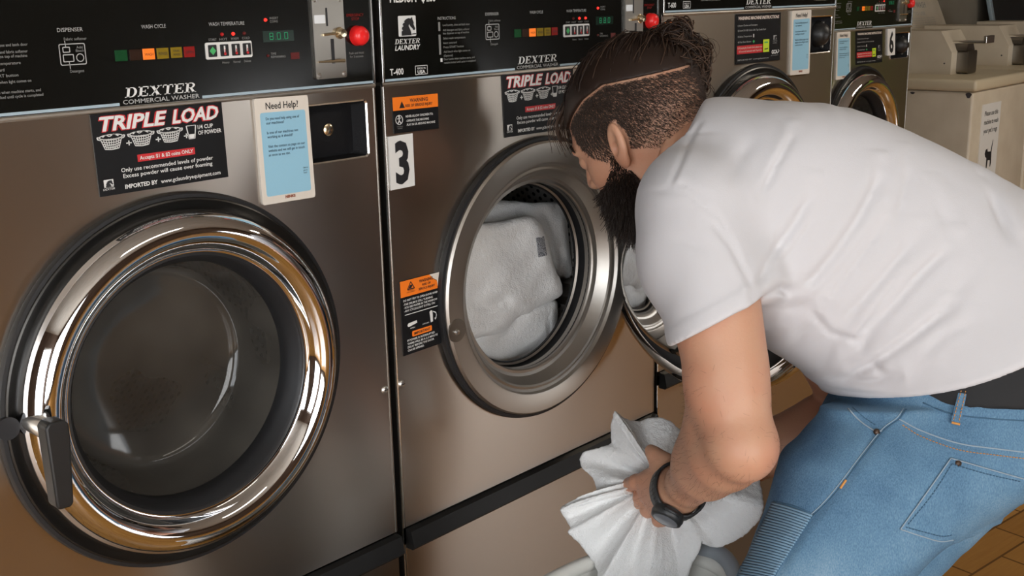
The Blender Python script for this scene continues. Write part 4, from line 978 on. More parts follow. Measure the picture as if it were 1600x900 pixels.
LL = [((1285, 650), (1690, 640), 1.475, .082), ((1222, 715), (1622, 722), 1.462, .098), ((1206, 778), (1512, 812), 1.452, .094), ((1172, 870), (1426, 884), 1.44, .086), ((1128, 960), (1375, 975), 1.43, .078), ((1105, 1040), (1340, 1030), 1.43, .070)]
thighL = Loft(mk(LL))
RL = [((1330, 650), (1700, 650), 1.645, .090), ((1320, 730), (1640, 730), 1.645, .092), ((1300, 810), (1530, 825), 1.645, .088), ((1265, 890), (1455, 900), 1.65, .080), ((1235, 980), (1405, 985), 1.655, .074), ((1220, 1050), (1385, 1040), 1.66, .068)]
thighR = Loft(mk(RL))
DN = CR @ np.array([0, 0, -1.0])         # straight down, in the body frame
KL = Q(1218, 1030, 1.43); KRt = Q(1300, 1040, 1.655)
def floor_at(P): return ((CAMP+P@CR)[2]-FLOOR)
def shank(fd, kn, r0, r1, back):
    hgt = floor_at(kn)-.085; an = kn+DN*hgt+back; chain(fd, [kn, lerp(kn, an, .35)+np.array([.012, 0, 0]), an], [r0, r0*.98, r1], .03); return an
BK = (np.array([.6, -.8, 0])@CR.T)*.05
FWD = np.array([-.62, .78, 0])@CR.T
bd = Field([.0, -.27, 1.30], [.87, 1.02, 1.98], .006)
bd.add(*torso.args())
for lf in (pelvis, thighL, thighR):
    bd.add((lambda q: (lambda x, y, z: q(x, y, z)+.012))(lf), *lf.args()[1:], k=.02)
AL_ = shank(bd, KL, .060, .038, BK); AR_ = shank(bd, KRt, .060, .038, BK*2)
for an in (AL_, AR_): bd.add(*f_cap(an+DN*.045-FWD*.03, an+DN*.06+FWD*.12, .034, .028), k=.03)
bd.add(*f_cap(Q(1118, 262, 1.60), Q(1180, 330, 1.58), .060, .09), k=.03)
V = []; F = []; n = 0
for fd, it in ((hd, 1), (al, 1), (ar, 1), (bd, 1)):
    v, f = fd.mesh(); v = relax(v, f, it); V.append(v); F.append(f+n); n += len(v)
body = mlink('body', np.concatenate(V), np.concatenate(F), M['skin'])
# -- t-shirt
sh = Field([.10, -.29, 1.25], [.86, .22, 1.84], .0034)
shirt_loft = Loft(mk(TR, 0, 0), p=2.3)
sh.add(*shirt_loft.args())
HEM = Q(1123, 501, 1.395)
sh.add(*f_cap(Q(1165, 268, 1.645), lerp(S_R, E_R, .52), .074, .064), k=.045)
sh.add(*f_cap(Q(1128, 262, 1.50), Q(1140, 245, 1.68), .060, .06), k=.04)
slv = Field(sh.lo, sh.lo+.1, sh.h); slv.n = sh.n; slv.A = np.full(sh.n, .08, dtype=np.float32)
slv.add(*f_cap(S_L, HEM+(HEM-S_L)*.35, .074, .0645))
slv.add(*f_ell(Q(1053, 405, 1.43), (.046, .062, .05)), k=.03); slv.add(*f_ell(Q(1096, 335, 1.45), (.060, .068, .07)), k=.03)
ah = np.array([.47, .87, -.08]); ah /= np.linalg.norm(ah)
slv.cut(lambda x, y, z: -((x-HEM[0])*ah[0]+(y-HEM[1])*ah[1]+(z-HEM[2])*ah[2]), k=.003)
slv.add((lambda x, y, z: np.maximum(np.abs((x-HEM[0])*ah[0]+(y-HEM[1])*ah[1]+(z-HEM[2])*ah[2]+.011)-.010, f_cap(S_L, HEM+(HEM-S_L)*.35, .0755, .0662)[0](x, y, z))), HEM-.12, HEM+.12, k=.0015)
sl, g = slv.sub(HEM-[.13, .09, .10], HEM+[.13, .12, .12]); armf = al.at(np.stack([np.broadcast_to(q, slv.A[sl].shape).ravel() for q in g], 1)).reshape(slv.A[sl].shape)
slv.A[sl] = np.maximum(slv.A[sl], np.where((g[0]*ah[0]+g[1]*ah[1]+g[2]*ah[2]) > (HEM@ah-.035), -(armf-.005), -1)).astype(np.float32)
sh.A = smin(sh.A, slv.A, .03)
sh.add(*f_cap(Q(1078, 305, 1.475), Q(1118, 232, 1.535), .058, .052), k=.05)
sh.add(*f_ell(Q(1184, 430, 1.405), (.026, .030, .028)), k=.03)
FO = [([(1104, 180), (1068, 240), (1038, 296)], .0022, .0035, 1.6), ([(1322, 616), (1410, 620), (1500, 592), (1600, 545)], .0016, .003, 1.6), ([(1158, 462), (1146, 430), (1122, 385), (1090, 345)], .0026, .006, 1.60), ([(1158, 462), (1183, 417), (1222, 366), (1262, 300)], .0042, .009, 1.6),
      ([(1160, 467), (1211, 450), (1244, 461)], .004, .008, 1.6), ([(1244, 463), (1289, 405), (1333, 339), (1372, 265)], .0050, .010, 1.6), ([(1267, 474), (1300, 430), (1345, 370), (1380, 330)], .0026, .008, 1.6),
      ([(1311, 507), (1340, 470), (1385, 415), (1425, 365)], .0028, .009, 1.6), ([(1340, 560), (1360, 511), (1417, 439), (1478, 380)], .0046, .010, 1.6),
      ([(1222, 498), (1232, 482), (1262, 474)], .0045, .010, 1.6), ([(1240, 500), (1255, 478), (1275, 470)], .003, .008, 1.6), ([(1325, 607), (1355, 578), (1400, 539), (1465, 480)], .0045, .008, 1.6), ([(1330, 600), (1372, 596), (1396, 588)], .003, .006, 1.6),
      ([(1361, 561), (1375, 580), (1392, 590)], .003, .006, 1.6), ([(1178, 310), (1205, 260), (1238, 205)], .0030, .006, 1.6), ([(1010, 300), (1062, 308), (1110, 345), (1140, 410)], .0016, .0035, 1.6), ([(1290, 470), (1330, 410), (1372, 350)], .0028, .006, 1.6), ([(1200, 420), (1225, 400), (1262, 340)], .002, .005, 1.6), ([(1330, 545), (1372, 470), (1402, 430)], .0026, .006, 1.6), ([(1420, 560), (1460, 520), (1500, 500)], .002, .008, 1.6), ([(1262, 480), (1300, 520), (1350, 535)], .0022, .005, 1.6), ([(1386, 365), (1402, 310), (1422, 250)], .0030, .010, 1.6), ([(1550, 282), (1556, 320), (1572, 390)], .0055, .012, 1.75), ([(1450, 300), (1470, 350), (1475, 390)], .002, .010, 1.6),
      ([(1500, 420), (1470, 470), (1430, 530)], .0022, .012, 1.6), ([(1020, 300), (1060, 296), (1095, 320)], .0015, .006, 1.6), ([(1100, 400), (1060, 380), (1030, 372)], .0018, .009, 1.6), ([(1248, 560), (1262, 520), (1290, 490)], .0026, .010, 1.6), ([(1120, 300), (1150, 250), (1190, 205)], .0016, .012, 1.6)]
for P_, a, w, zz in FO: crease(sh, px(P_, 1.42), a*1.15, w*.72, 1.2, zz)
# openings: neck, sleeve ends, bottom hem
cn = Q(1058, 232, 1.60); nn = np.array([-.88, -.47, .05]); nn /= np.linalg.norm(nn)
sh.cut(lambda x, y, z: -((x-cn[0])*nn[0]+(y-cn[1])*nn[1]+(z-cn[2])*nn[2])+np.maximum(0, np.abs(z-1.605)-.14)*1.5, k=.004)
for a, b, r in ((H(-.035, -.03, 0), Q(1118, 262, 1.60), .060),):
    c = f_cap(a, b, r, r+.006); sh.cut(c[0], c[1]-.02, c[2]+.02)
hr = lerp(S_R, E_R, .50); ahr = (E_R-S_R)/np.linalg.norm(E_R-S_R)
ha, hb = XY(1317, 634, 1.41), XY(1590, 558, 1.41); hn = np.array([-(hb[1]-ha[1]), hb[0]-ha[0]]); hn /= np.linalg.norm(hn)
def hemcut(x, y, z):
    s = ((x-ha[0])*(hb[0]-ha[0])+(y-ha[1])*(hb[1]-ha[1]))/((hb-ha)@(hb-ha)); sag = .012*np.sin(np.clip(s, 0, 1)*PI)
    return -((x-ha[0])*hn[0]+(y-ha[1])*hn[1]-sag)+0*z
sh.cut(hemcut, k=.003)
v, f = sh.mesh(); v = relax(v, f, 1)
shirt = mlink('t_shirt', v, f, M['shirt'])
# -- jeans
je = Field([.20, .03, 1.30], [.86, 1.02, 1.86], .0042)
for lf, k in ((pelvis, 0), (thighL, .03), (thighR, .03)): je.add(*lf.args(), k=k)
for kn, an in ((KL, AL_), (KRt, AR_)): chain(je, [kn, lerp(kn, an, .4)+np.array([.012, 0, 0]), an], [.072, .070, .058], .03)
wa, wb = XY(1322, 612, 1.4), XY(1600, 600, 1.4); 
je.cut(lambda x, y, z: ((y-wa[1])-(x-wa[0])*(wb[1]-wa[1])/(wb[0]-wa[0])+np.maximum(0, x-wb[0])*.34-.0*z)+.0)
JF = [([(1210, 760), (1250, 752), (1290, 770)], .003, .012), ([(1240, 700), (1290, 720), (1330, 760)], .002, .014), ([(1440, 880), (1400, 860), (1350, 850)], .003, .012), ([(1480, 850), (1420, 800), (1370, 790)], .0018, .014),
      ([(1382, 673), (1351, 711), (1317, 756), (1291, 787), (1261, 817), (1215, 892)], .0022, .004), ([(1406, 655), (1442, 674), (1499, 693), (1555, 701), (1610, 708)], .0016, .004), ([(1440, 630), (1472, 643), (1506, 651), (1610, 659)], .0018, .004)]
for P_, a, w in JF: crease(je, px(P_, 1.375), a, w, 1.25, 1.56)
v, f = je.mesh(); v = relax(v, f, 2)
jeans = mlink('jeans', v, f, M['denim'])
# seams, pocket, belt loop and ribbed knee panel, laid on the jeans
def on(field, pts, lift, n=10):
    P = cr_spline(np.array(pts, float), n); X, ok = hit(field, P[:, 0], P[:, 1]); X = X[ok]
    return X*(1-lift/np.linalg.norm(X, axis=1))[:, None]
def seam(name, pts, r, m, parent, lift=.0004, dash=None, field=None, n=14):
    P = on(field or je, pts, lift, n); b = MB()
    if dash:
        arc = np.r_[0, np.cumsum(np.linalg.norm(np.diff(P, axis=0), axis=1))]; t = 0
        while t+dash < arc[-1]:
            q = np.array([[np.interp(u, arc, P[:, k]) for k in range(3)] for u in (t, t+dash*.33, t+dash*.65)]); b.tube(q, r, 5); t += dash
    elif len(P) > 2: b.tube(P, r, 6)
    if b.V: return mlink(name, np.concatenate(b.V), b.F, m, parent)
def patch(name, poly, lift, thick, m, parent, step=3.2, field=None):
    """a piece of cloth with the given outline lying on a solid"""
    P = np.array(poly, float); x0, y0 = P.min(0); x1, y1 = P.max(0)
    nx = int((x1-x0)/step)+2; ny = int((y1-y0)/step)+2; gx, gy = np.meshgrid(np.linspace(x0, x1, nx), np.linspace(y0, y1, ny), indexing='ij')
    def inside(x, y):
        c = np.zeros(x.shape, bool)
        for (ax, ay), (bx, by) in zip(P, np.roll(P, -1, 0)):
            if ay == by: continue
            c ^= ((ay > y) != (by > y)) & (x < (bx-ax)*(y-ay)/(by-ay)+ax)
        return c
    ok = inside(gx, gy)
    # pull the rim vertices onto the outline
    cx = gx.copy(); cy = gy.copy(); grow = ok.copy()
    for a, b in ((1, 0), (-1, 0), (0, 1), (0, -1), (1, 1), (-1, -1), (1, -1), (-1, 1)): grow |= np.roll(np.roll(ok, a, 0), b, 1)
    rim = grow & ~ok
    for i, j in np.argwhere(rim):
        best = None
        for (ax, ay), (bx, by) in zip(P, np.roll(P, -1, 0)):
            dx, dy = bx-ax, by-ay; t = min(1, max(0, ((gx[i, j]-ax)*dx+(gy[i, j]-ay)*dy)/(dx*dx+dy*dy+1e-9))); d = math.hypot(gx[i, j]-ax-t*dx, gy[i, j]-ay-t*dy)
            if best is None or d < best[0]: best = (d, ax+t*dx, ay+t*dy)
        cx[i, j], cy[i, j] = best[1:]
    X, hk = hit(field or je, cx.ravel(), cy.ravel()); hk = hk.reshape(nx, ny) & grow; ids = np.full((nx, ny), -1); ids[hk] = np.arange(hk.sum()); X = X[hk.ravel()]
    nr = np.linalg.norm(X, axis=1)[:, None]; top = X*(1-lift/nr); bot = X*(1+thick/nr); n = len(X); F = []
    for i in range(nx-1):
        for j in range(ny-1):
            q = [ids[i, j], ids[i+1, j], ids[i+1, j+1], ids[i, j+1]]
            if min(q) >= 0 and (ok[i, j]+ok[i+1, j]+ok[i+1, j+1]+ok[i, j+1]) > 0: F.append(q)
    if not F: return None
    from collections import Counter
    ec = Counter(); 
    for q in F:
        for a, b in zip(q, q[1:]+q[:1]): ec[(a, b)] += 1
    F2 = [list(q) for q in F]+[[k+n for k in q[::-1]] for q in F]
    for (a, b) in ec:
        if (b, a) not in ec: F2.append([b, a, a+n, b+n])
    return mlink(name, np.vstack([top, bot]), F2, m, parent)
bp = patch('back_pocket', [(1486, 716), (1545, 734), (1612, 752), (1560, 812), (1492, 845), (1469, 846), (1407, 827)], .0016, .001, M['denim'], jeans)
for q in ([(1486, 716), (1448, 770), (1407, 827)], [(1407, 827), (1440, 838), (1469, 846), (1490, 844)], [(1486, 716), (1545, 733), (1605, 750)]):
    c = np.array(q, float); seam('stitching', q, .0008, M['thread'], jeans, .0018)
    ctr = np.array([1500, 790.]); q2 = [tuple(p+(ctr-p)/np.linalg.norm(ctr-p)*(9 if q[0][0] != q[-1][0] or 1 else 0)) for p in c]; seam('stitching', q2, .0007, M['seam'], jeans, .0022, .0042)
for a, b in (((1372, 674), (1382, 672)),):
    pass
SS = [(1416, 640), (1405, 655), (1382, 673), (1351, 711), (1317, 756), (1291, 787), (1261, 817), (1236, 856), (1212, 897)]
seam('side_seam', SS, .0011, M['seam'], jeans, .0002); seam('stitching', [(a-4, b-2) for a, b in SS], .0006, M['thread'], jeans, .0006)
seam('yoke_seam', [(1405, 655), (1442, 674), (1499, 693), (1555, 701), (1612, 708)], .0009, M['thread'], jeans, .0006); seam('stitching', [(1410, 664), (1442, 683), (1499, 703), (1555, 711), (1612, 718)], .0006, M['orange_thread'], jeans, .0004, .004)
seam('waistband_seam', [(1442, 629), (1472, 642), (1506, 650), (1560, 655), (1612, 658)], .0009, M['seam'], jeans, .0006)
seam('front_pocket_edge', [(1325, 638), (1344, 658), (1367, 673), (1378, 673)], .0010, M['thread'], jeans, .0006); seam('stitching', [(1332, 636), (1350, 652), (1371, 666)], .0006, M['seam'], jeans, .0006, .004)
seam('bar_tack', [(1313, 763), (1317, 757), (1322, 750)], .0016, M['orange_thread'], jeans, .0008)
seam('bar_tack', [(1487, 660), (1495, 662), (1500, 663)], .0015, M['orange_thread'], jeans, .0055)
bl = patch('belt_loop', [(1500, 604), (1513, 602), (1501, 663), (1485, 660)], .0050, .001, M['denim'], jeans)
for q in ([(1503, 606), (1489, 659)], [(1510, 606), (1498, 660)]): seam('stitching', [q[0], ((q[0][0]+q[1][0])/2, (q[0][1]+q[1][1])/2), q[1]], .0006, M['orange_thread'], jeans, .0054, .0045)
for a, b in ((1370, 675), (1497, 724)):
    c, ok = hit(je, [a], [b])
    if ok[0]: v_ = c[0]; bx = MB().lathe([(0, -.0035), (.003, -.003), (.0042, -.001), (.0042, .001)], (0, 0, 0), 14, 'z'); mlink('rivet', np.concatenate(bx.V)+v_, bx.F, M['rivet'], jeans)
# ribbed knee panel: narrow ridges over a darkened base, shade between them put into its colour
RP = [(1208, 782), (1240, 789), (1273, 803), (1262, 820), (1236, 858), (1205, 912), (1135, 912), (1165, 860), (1190, 815)]
rp = patch('ribbed_panel', RP, .0006, .001, M['seam'], jeans)
rb = MB(); nr = 30
for i in range(nr):
    t = i/(nr-1); a = (1206+(1138-1206)*t+(6*math.sin(t*3)), 786+(905-786)*t); b = (1269+(1200-1269)*t, 806+(915-806)*t)
    P = on(je, [a, ((a[0]+b[0])/2, (a[1]+b[1])/2-1.0), b], .0014, 7)
    if len(P) > 3: rb.tube(P, .00145, 6)
if rb.V: mlink('ribs', np.concatenate(rb.V), rb.F, M['denim_rib'], rp)
# dark waistband between shirt and jeans
wbp = Loft(mk([((1335, 585), (1712, 440), 1.55, .186), ((1325, 620), (1720, 500), 1.55, .188), ((1318, 660), (1724, 570), 1.55, .186)]))
wf = Field([.25, .0, 1.32], [.86, .26, 1.78], .005); wf.add(*wbp.args()); w0, w1 = XY(1500, 592, 1.4), XY(1610, 548, 1.4); 
wf.keep(lambda x, y, z: -((y-w0[1])-(x-w0[0])*(w1[1]-w0[1])/(w1[0]-w0[0]))-.006+0*z); wf.keep(lambda x, y, z: (y-wa[1])-.02+0*x+0*z)
v, f = wf.mesh(); mlink('black_waistband', relax(v, f, 1), f, M['brief'])
# shoes
for an in (AL_, AR_):
    sf = Field(an-[.22, .10, .22], an+[.22, .26, .22], .005)
    base = an+DN*.055
    sf.add(*f_cap(base-FWD*.035, base+FWD*.13, .043, .038), k=.0); sf.add(*f_cap(base-FWD*.02-DN*.05, base+FWD*.02, .045, .044), k=.03)
    zf = lambda x, y, z: -((x*CR[0][2]+y*CR[1][2]+z*CR[2][2])+CAMP[2]-FLOOR-.001)
    sf.keep(zf); v, f = sf.mesh(); mlink('shoe', relax(v, f, 1), f, M['stk_white'])
# watch on the left wrist
wax = (W_L-lerp(E_L, W_L, .8)); wax /= np.linalg.norm(wax); wc = lerp(E_L, W_L, 1.0)
vw = np.array([-.45, .75, -.6]); vw -= wax*(vw@wax); vw /= np.linalg.norm(vw); ww = np.cross(wax, vw)
ths = np.linspace(0, 2*PI, 40, endpoint=False); bnd = MB(); ring = []
for t in ths:
    d = math.cos(t)*vw+math.sin(t)*ww; rr = .03
    ss_ = np.linspace(.05, .012, 60)
    val = al.at(np.array([wc+d*q for q in ss_])); ins = np.where(val < 0)[0]; rr = (ss_[ins[0]] if len(ins) else .03)+.0018; ring.append((d, min(rr, .038)))
rs = np.array([r for d, r in ring]); rs = (np.roll(rs, 1)+np.roll(rs, -1)+2*rs)/4
Vb = []; 
for (d, _), r in zip(ring, rs):
    for a, e in ((-.013, 0), (-.0125, .0036), (.0125, .0036), (.013, 0)): Vb.append(wc+wax*a+d*(r+e))
Fb = []
for i in range(40):
    j = (i+1) % 40
    for k in range(4): Fb.append([i*4+k, j*4+k, j*4+(k+1) % 4, i*4+(k+1) % 4])
wt = mlink('wristwatch', Vb, Fb, M['watch'])
B3 = np.array([wax, ww, vw]); case = MB().lathe([(.0225, -.003), (.0235, .004), (.0220, .010), (.0180, .0118)], (0, 0, 0), 32, 'z'); r0 = rs[0]
case.tube([(-.022, .012, .0035), (-.022, -.012, .0035)], .003, 6)
mlink('watch_case', wc+vw*(r0+.001)+np.concatenate(case.V)@B3, case.F, M['watch'], wt)
fc = MB().lathe([(0, .0122), (.0165, .0120), (.0182, .0114)], (0, 0, 0), 28, 'z'); mlink('watch_face', wc+vw*(r0+.001)+np.concatenate(fc.V)@B3, fc.F, M['watch_face'], wt)
lg = MB()
for i in range(7):
    t = .75+i*.16; k = int(t/(2*PI)*40) % 40; d = ring[k][0]; lg.tube([wc+d*(rs[k]+.003)-wax*.009, wc+d*(rs[k]+.003)+wax*.009], .0014, 5); k = (-int(t/(2*PI)*40)) % 40; d = ring[k][0]; lg.tube([wc+d*(rs[k]+.003)-wax*.009, wc+d*(rs[k]+.003)+wax*.009], .0014, 5)
mlink('strap_ridge', np.concatenate(lg.V), lg.F, M['watch'], wt)
# ------------------------------------------------------------------ hair
def to_head(P): return (P-HC)@HB.T
def surf(dirs, base, off=0.0):
    """walk out from a point inside the head along each direction to the skin"""
    t = np.zeros(len(dirs)); 
    for s_ in np.arange(.02, .16, .0015):
        f = hd.at(base+dirs*s_); t = np.where((f < 0), s_, t)
    return base+dirs*(t[:, None]+.0015+off)
def strands(name, paths, r0, r1, m, parent=None):
    """paths: (N, K, 3) in the body frame -> one mesh of fine hairs"""
    P = np.asarray(paths); n, k, _ = P.shape; T = np.gradient(P, axis=1); T /= np.linalg.norm(T, axis=2, keepdims=True)+1e-9
    ref = rng.normal(size=(n, 1, 3)); A = np.cross(T, ref); A /= np.linalg.norm(A, axis=2, keepdims=True)+1e-9; B = np.cross(T, A); rr = np.linspace(r0, r1, k)[None, :, None]
    V = np.stack([P+rr*(math.cos(a)*A+math.sin(a)*B) for a in (0, 2.094, 4.189)], 2).reshape(-1, 3)
    base = (np.arange(n)*k*3)[:, None, None]+(np.arange(k-1)*3)[None, :, None]; q = []
    for j in range(3):
        j2 = (j+1) % 3; q.append(np.stack([base[..., 0]+j, base[..., 0]+j2, base[..., 0]+3+j2, base[..., 0]+3+j], -1))
    F = np.concatenate([x.reshape(-1, 4) for x in q]); return mlink(name, V, F, m, parent)
def rand_dirs(n):
    d = rng.normal(size=(n, 3)); return d/np.linalg.norm(d, axis=1)[:, None]
def part_u(f): return np.interp(f, [-.12, -.10, -.02, .02, .05, .09], [.040, .047, .077, .075, .066, .050])
C0 = H(-.01, .02, 0)
# short sides and back
d = rand_dirs(125000); R0 = surf(d, C0); h = to_head(R0); f_, u_, l_ = h.T
pu = part_u(f_)
side = (u_ < pu-.0030) & (u_ > np.interp(f_, [-.11, -.07, -.03, .0, .03, .06, .075], [-.058, -.055, -.030, -.012, -.022, .010, .045])) & (f_ < .068) & ~((np.abs(l_) > .078) & (f_ > -.026) & (f_ < .018) & (u_ < .030) & (u_ > -.05))
R0 = R0[side]; h = h[side]; dn = d[side]
fade = np.interp(h[:, 1], [-.06, -.03, .01, .07], [.0025, .004, .0075, .012])*rng.uniform(.5, 1.0, len(R0))
dirn = dn*.45+(-Up*.8-Fi*.5)[None]+rng.normal(size=dn.shape)*.34; dirn /= np.linalg.norm(dirn, axis=1)[:, None]
keepp = rng.uniform(size=len(R0)) < np.interp(h[:, 1], [-.06, -.035, .0, .05], [.15, .35, .6, .85])
R0, dirn, fade = R0[keepp], dirn[keepp], fade[keepp]
tt = np.linspace(0, 1, 4)[None, :, None]
hs = strands('short_hair', R0[:, None]-dirn[:, None]*.001+dirn[:, None]*fade[:, None, None]*tt, .00028, .00013, M['hair_short'])
# swept-back hair on top: a cap and combed strands, gathered in a bun
BUN = Q(1052, 92, 1.635); TIE = Q(1018, 92, 1.63)
hf = Field(HC-[.20, .26, .15], HC+[.16, .10, .15], .003)
hf.A = None
sl_ = Field(HC-[.20, .26, .15], HC+[.16, .10, .15], .003); hf = sl_
gx, gy, gz = hf.sub(hf.lo, hf.lo+hf.h*(hf.n-1))[1]
GX = [np.broadcast_to(q, hf.A.shape) for q in (gx, gy, gz)]
PP = np.stack([q.ravel() for q in GX], 1); hh = to_head(PP)
cap = f_ell(H(-.012, .034, 0), (.109, .094, .083), HB)[0](gx, gy, gz)
gate = (part_u(hh[:, 0])+.0002-hh[:, 1]).reshape(hf.A.shape)
front = (hh[:, 0]-np.interp(hh[:, 1], [.03, .06, .10], [.085, .080, .06])).reshape(hf.A.shape)
hf.A = np.maximum(np.maximum(cap, gate*.9), front*.9).astype(np.float32)
bun_c = [(1040, 78, 1.62, .028), (1066, 80, 1.61, .028), (1054, 106, 1.59, .032), (1076, 112, 1.60, .024), (1036, 108, 1.580, .024), (1080, 70, 1.63, .016), (1030, 72, 1.62, .018), (1088, 130, 1.60, .016), (1064, 130, 1.585, .020), (1050, 60, 1.60, .022), (1085, 94, 1.60, .020), (1095, 120, 1.605, .014), (1066, 44, 1.61, .014), (1092, 82, 1.61, .016), (1020, 116, 1.565, .012), (1030, 120, 1.568, .013), (1058, 58, 1.62, .016), (1044, 124, 1.572, .016)]
for a, b, c, r in bun_c: hf.add(*f_ell(Q(a, b, c), (r, r*.92, r)), k=.008)
v, f = hf.mesh(); v = relax(v, f, 1)
hair = mlink('hair', v, f, M['hair'])
# combed strands from the hairline to the tie
d = rand_dirs(16000); R1 = surf(d, C0); h = to_head(R1); okk = (h[:, 1] > part_u(h[:, 0])+.002) & (h[:, 0] < .088); R1 = R1[okk][:2600]; h = h[okk][:2600]
K_ = 12; paths = np.zeros((len(R1), K_, 3)); tie = TIE[None]+rng.normal(size=(len(R1), 3))*.010
wob = rng.normal(size=(len(R1), 1, 3))*.004
for i, t in enumerate(np.linspace(0, 1, K_)):
    p = R1*(1-t)+tie*t; dv = p-C0; dv /= np.linalg.norm(dv, axis=1)[:, None]
    q = surf(dv, C0, .0085); lift = math.sin(min(1, t*1.4)*PI/2); paths[:, i] = np.where((t < .86), q*lift+R1*(1-lift) if t < .4 else q, p)
paths += wob*np.sin(np.linspace(0, PI, K_))[None, :, None]
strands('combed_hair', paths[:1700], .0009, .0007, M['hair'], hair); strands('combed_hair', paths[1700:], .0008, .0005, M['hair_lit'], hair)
# loose front lock falling past the brow
lk = []
for i in range(90):
    a = rng.normal(size=3)*.005; l0 = rng.uniform(-.03, .045)
    pts = [H(.070, .085, l0*.8)+a, H(.092, .070, l0)+a, H(.099, .050, l0*1.05)+a, H(.100, .034+rng.uniform(-.010, .010), l0*1.05)+a*1.4]; lk.append(cr_spline(pts, 4)[:12])
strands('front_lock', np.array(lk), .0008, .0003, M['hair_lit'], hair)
# curls of the bun
cu = []
for i in range(900):
    a, b, c, r = bun_c[rng.integers(len(bun_c))]; ctr = Q(a, b, c-.010); n_ = rand_dirs(1)[0]; e1 = np.cross(n_, rand_dirs(1)[0]); e1 /= np.linalg.norm(e1); e2 = np.cross(n_, e1)
    rad = r*rng.uniform(.35, 1.25); t = np.linspace(0, rng.uniform(2.5, 6.5), 14)+rng.uniform(0, 6); o_ = n_*r*rng.uniform(-.75, .75)
    cu.append(ctr+o_+rad*np.cos(t)[:, None]*e1*np.linspace(1, .85, 14)[:, None]+rad*np.sin(t)[:, None]*e2*np.linspace(1, .9, 14)[:, None])
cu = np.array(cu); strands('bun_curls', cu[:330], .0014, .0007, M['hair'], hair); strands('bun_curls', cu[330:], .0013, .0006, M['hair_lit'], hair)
lo_ = []
for i in range(46):
    a, b = [(1094, 74), (1040, 52), (1100, 92), (1060, 48), (1098, 140), (1028, 60)][i % 6]; ctr = Q(a+rng.normal()*5, b+rng.normal()*5, 1.635+rng.normal()*.008); rad = rng.uniform(.008, .015); t = np.linspace(0, rng.uniform(3, 7), 14)+rng.uniform(0, 6); e1, e2 = np.array([1, .2, .2]), np.array([-.1, 1, .3])
    lo_.append(ctr+rad*np.cos(t)[:, None]*e1+rad*np.sin(t)[:, None]*e2)
strands('flyaway_curls', np.array(lo_), .0005, .0003, M['hair_lit'], hair)
# beard and brows
d = rand_dirs(60000); C1 = H(.035, -.055, 0); R2 = surf(d, C1); h = to_head(R2); f_, u_, l_ = h.T
al_ = np.abs(l_)
jaw = (u_ < np.interp(f_, [-.02, .005, .02, .04, .06, .09], [-.045, .012, -.010, -.034, -.045, -.046])) & (f_ > np.interp(u_, [-.13, -.09, -.05, .0], [.02, .005, .008, .024])) & (u_ > -.135)
mouth = (f_ > .075) & (u_ > -.072) & (u_ < -.056) & (al_ < .018)
nose = (f_ > .08) & (u_ > -.046)
side_b = (u_ > -.03) & (f_ > .018+.0) 
okk = jaw & ~mouth & ~nose & ~(side_b & (f_ > .03)); R2 = R2[okk][:9500]; h = h[okk][:9500]; dn = d[okk][:9500]
ln = np.interp(h[:, 1], [-.12, -.08, -.04, 0], [.034, .028, .013, .005])*rng.uniform(.6, 1.25, len(R2))
dr = dn*.55+(-Up*.75+Fi*.15)[None]+rng.normal(size=dn.shape)*.22; dr /= np.linalg.norm(dr, axis=1)[:, None]; cv = rng.normal(size=(len(R2), 3))*.25
tt = np.linspace(0, 1, 6)[None, :, None]
strands('beard', R2[:, None]-dr[:, None]*.001+ln[:, None, None]*(dr[:, None]*tt+cv[:, None]*tt*tt*.5), .00055, .00025, M['beard'])
eb = []
for s in (-1, 1):
    for i in range(240):
        t = rng.uniform(); p = H(.092-.016*t*t, .022+.006*math.sin(t*PI)+rng.normal()*.002, s*(.012+.040*t)); q = (Lf*s*.6-Fi*.3+Up*.25)*.009+rng.normal(size=3)*.001; eb.append([p+Fi*.002, p+Fi*.003+q*.5, p+Fi*.002+q])
strands('eyebrow', np.array(eb), .0005, .0002, M['hair'])
# fine hair on the forearms
R3 = []
V_al = al.mesh()[0]; sel = V_al[(V_al[:, 1] > E_L[1]-.10)]; sel = sel[np.linalg.norm(sel-W_L, axis=1) > .05]; sel = sel[rng.permutation(len(sel))[:1500]]
gr = np.stack([al.at(sel+e)-al.at(sel-e) for e in np.eye(3)*.003], 1); gr /= np.linalg.norm(gr, axis=1)[:, None]+1e-9
fo = (W_L-E_L)/np.linalg.norm(W_L-E_L); dd_ = gr*.3+fo*.7+rng.normal(size=gr.shape)*.35; dd_ /= np.linalg.norm(dd_, axis=1)[:, None]
strands('arm_hair', sel[:, None]+dd_[:, None]*np.linspace(0, .008, 4)[None, :, None], .00009, .00005, M['hair_lit'])
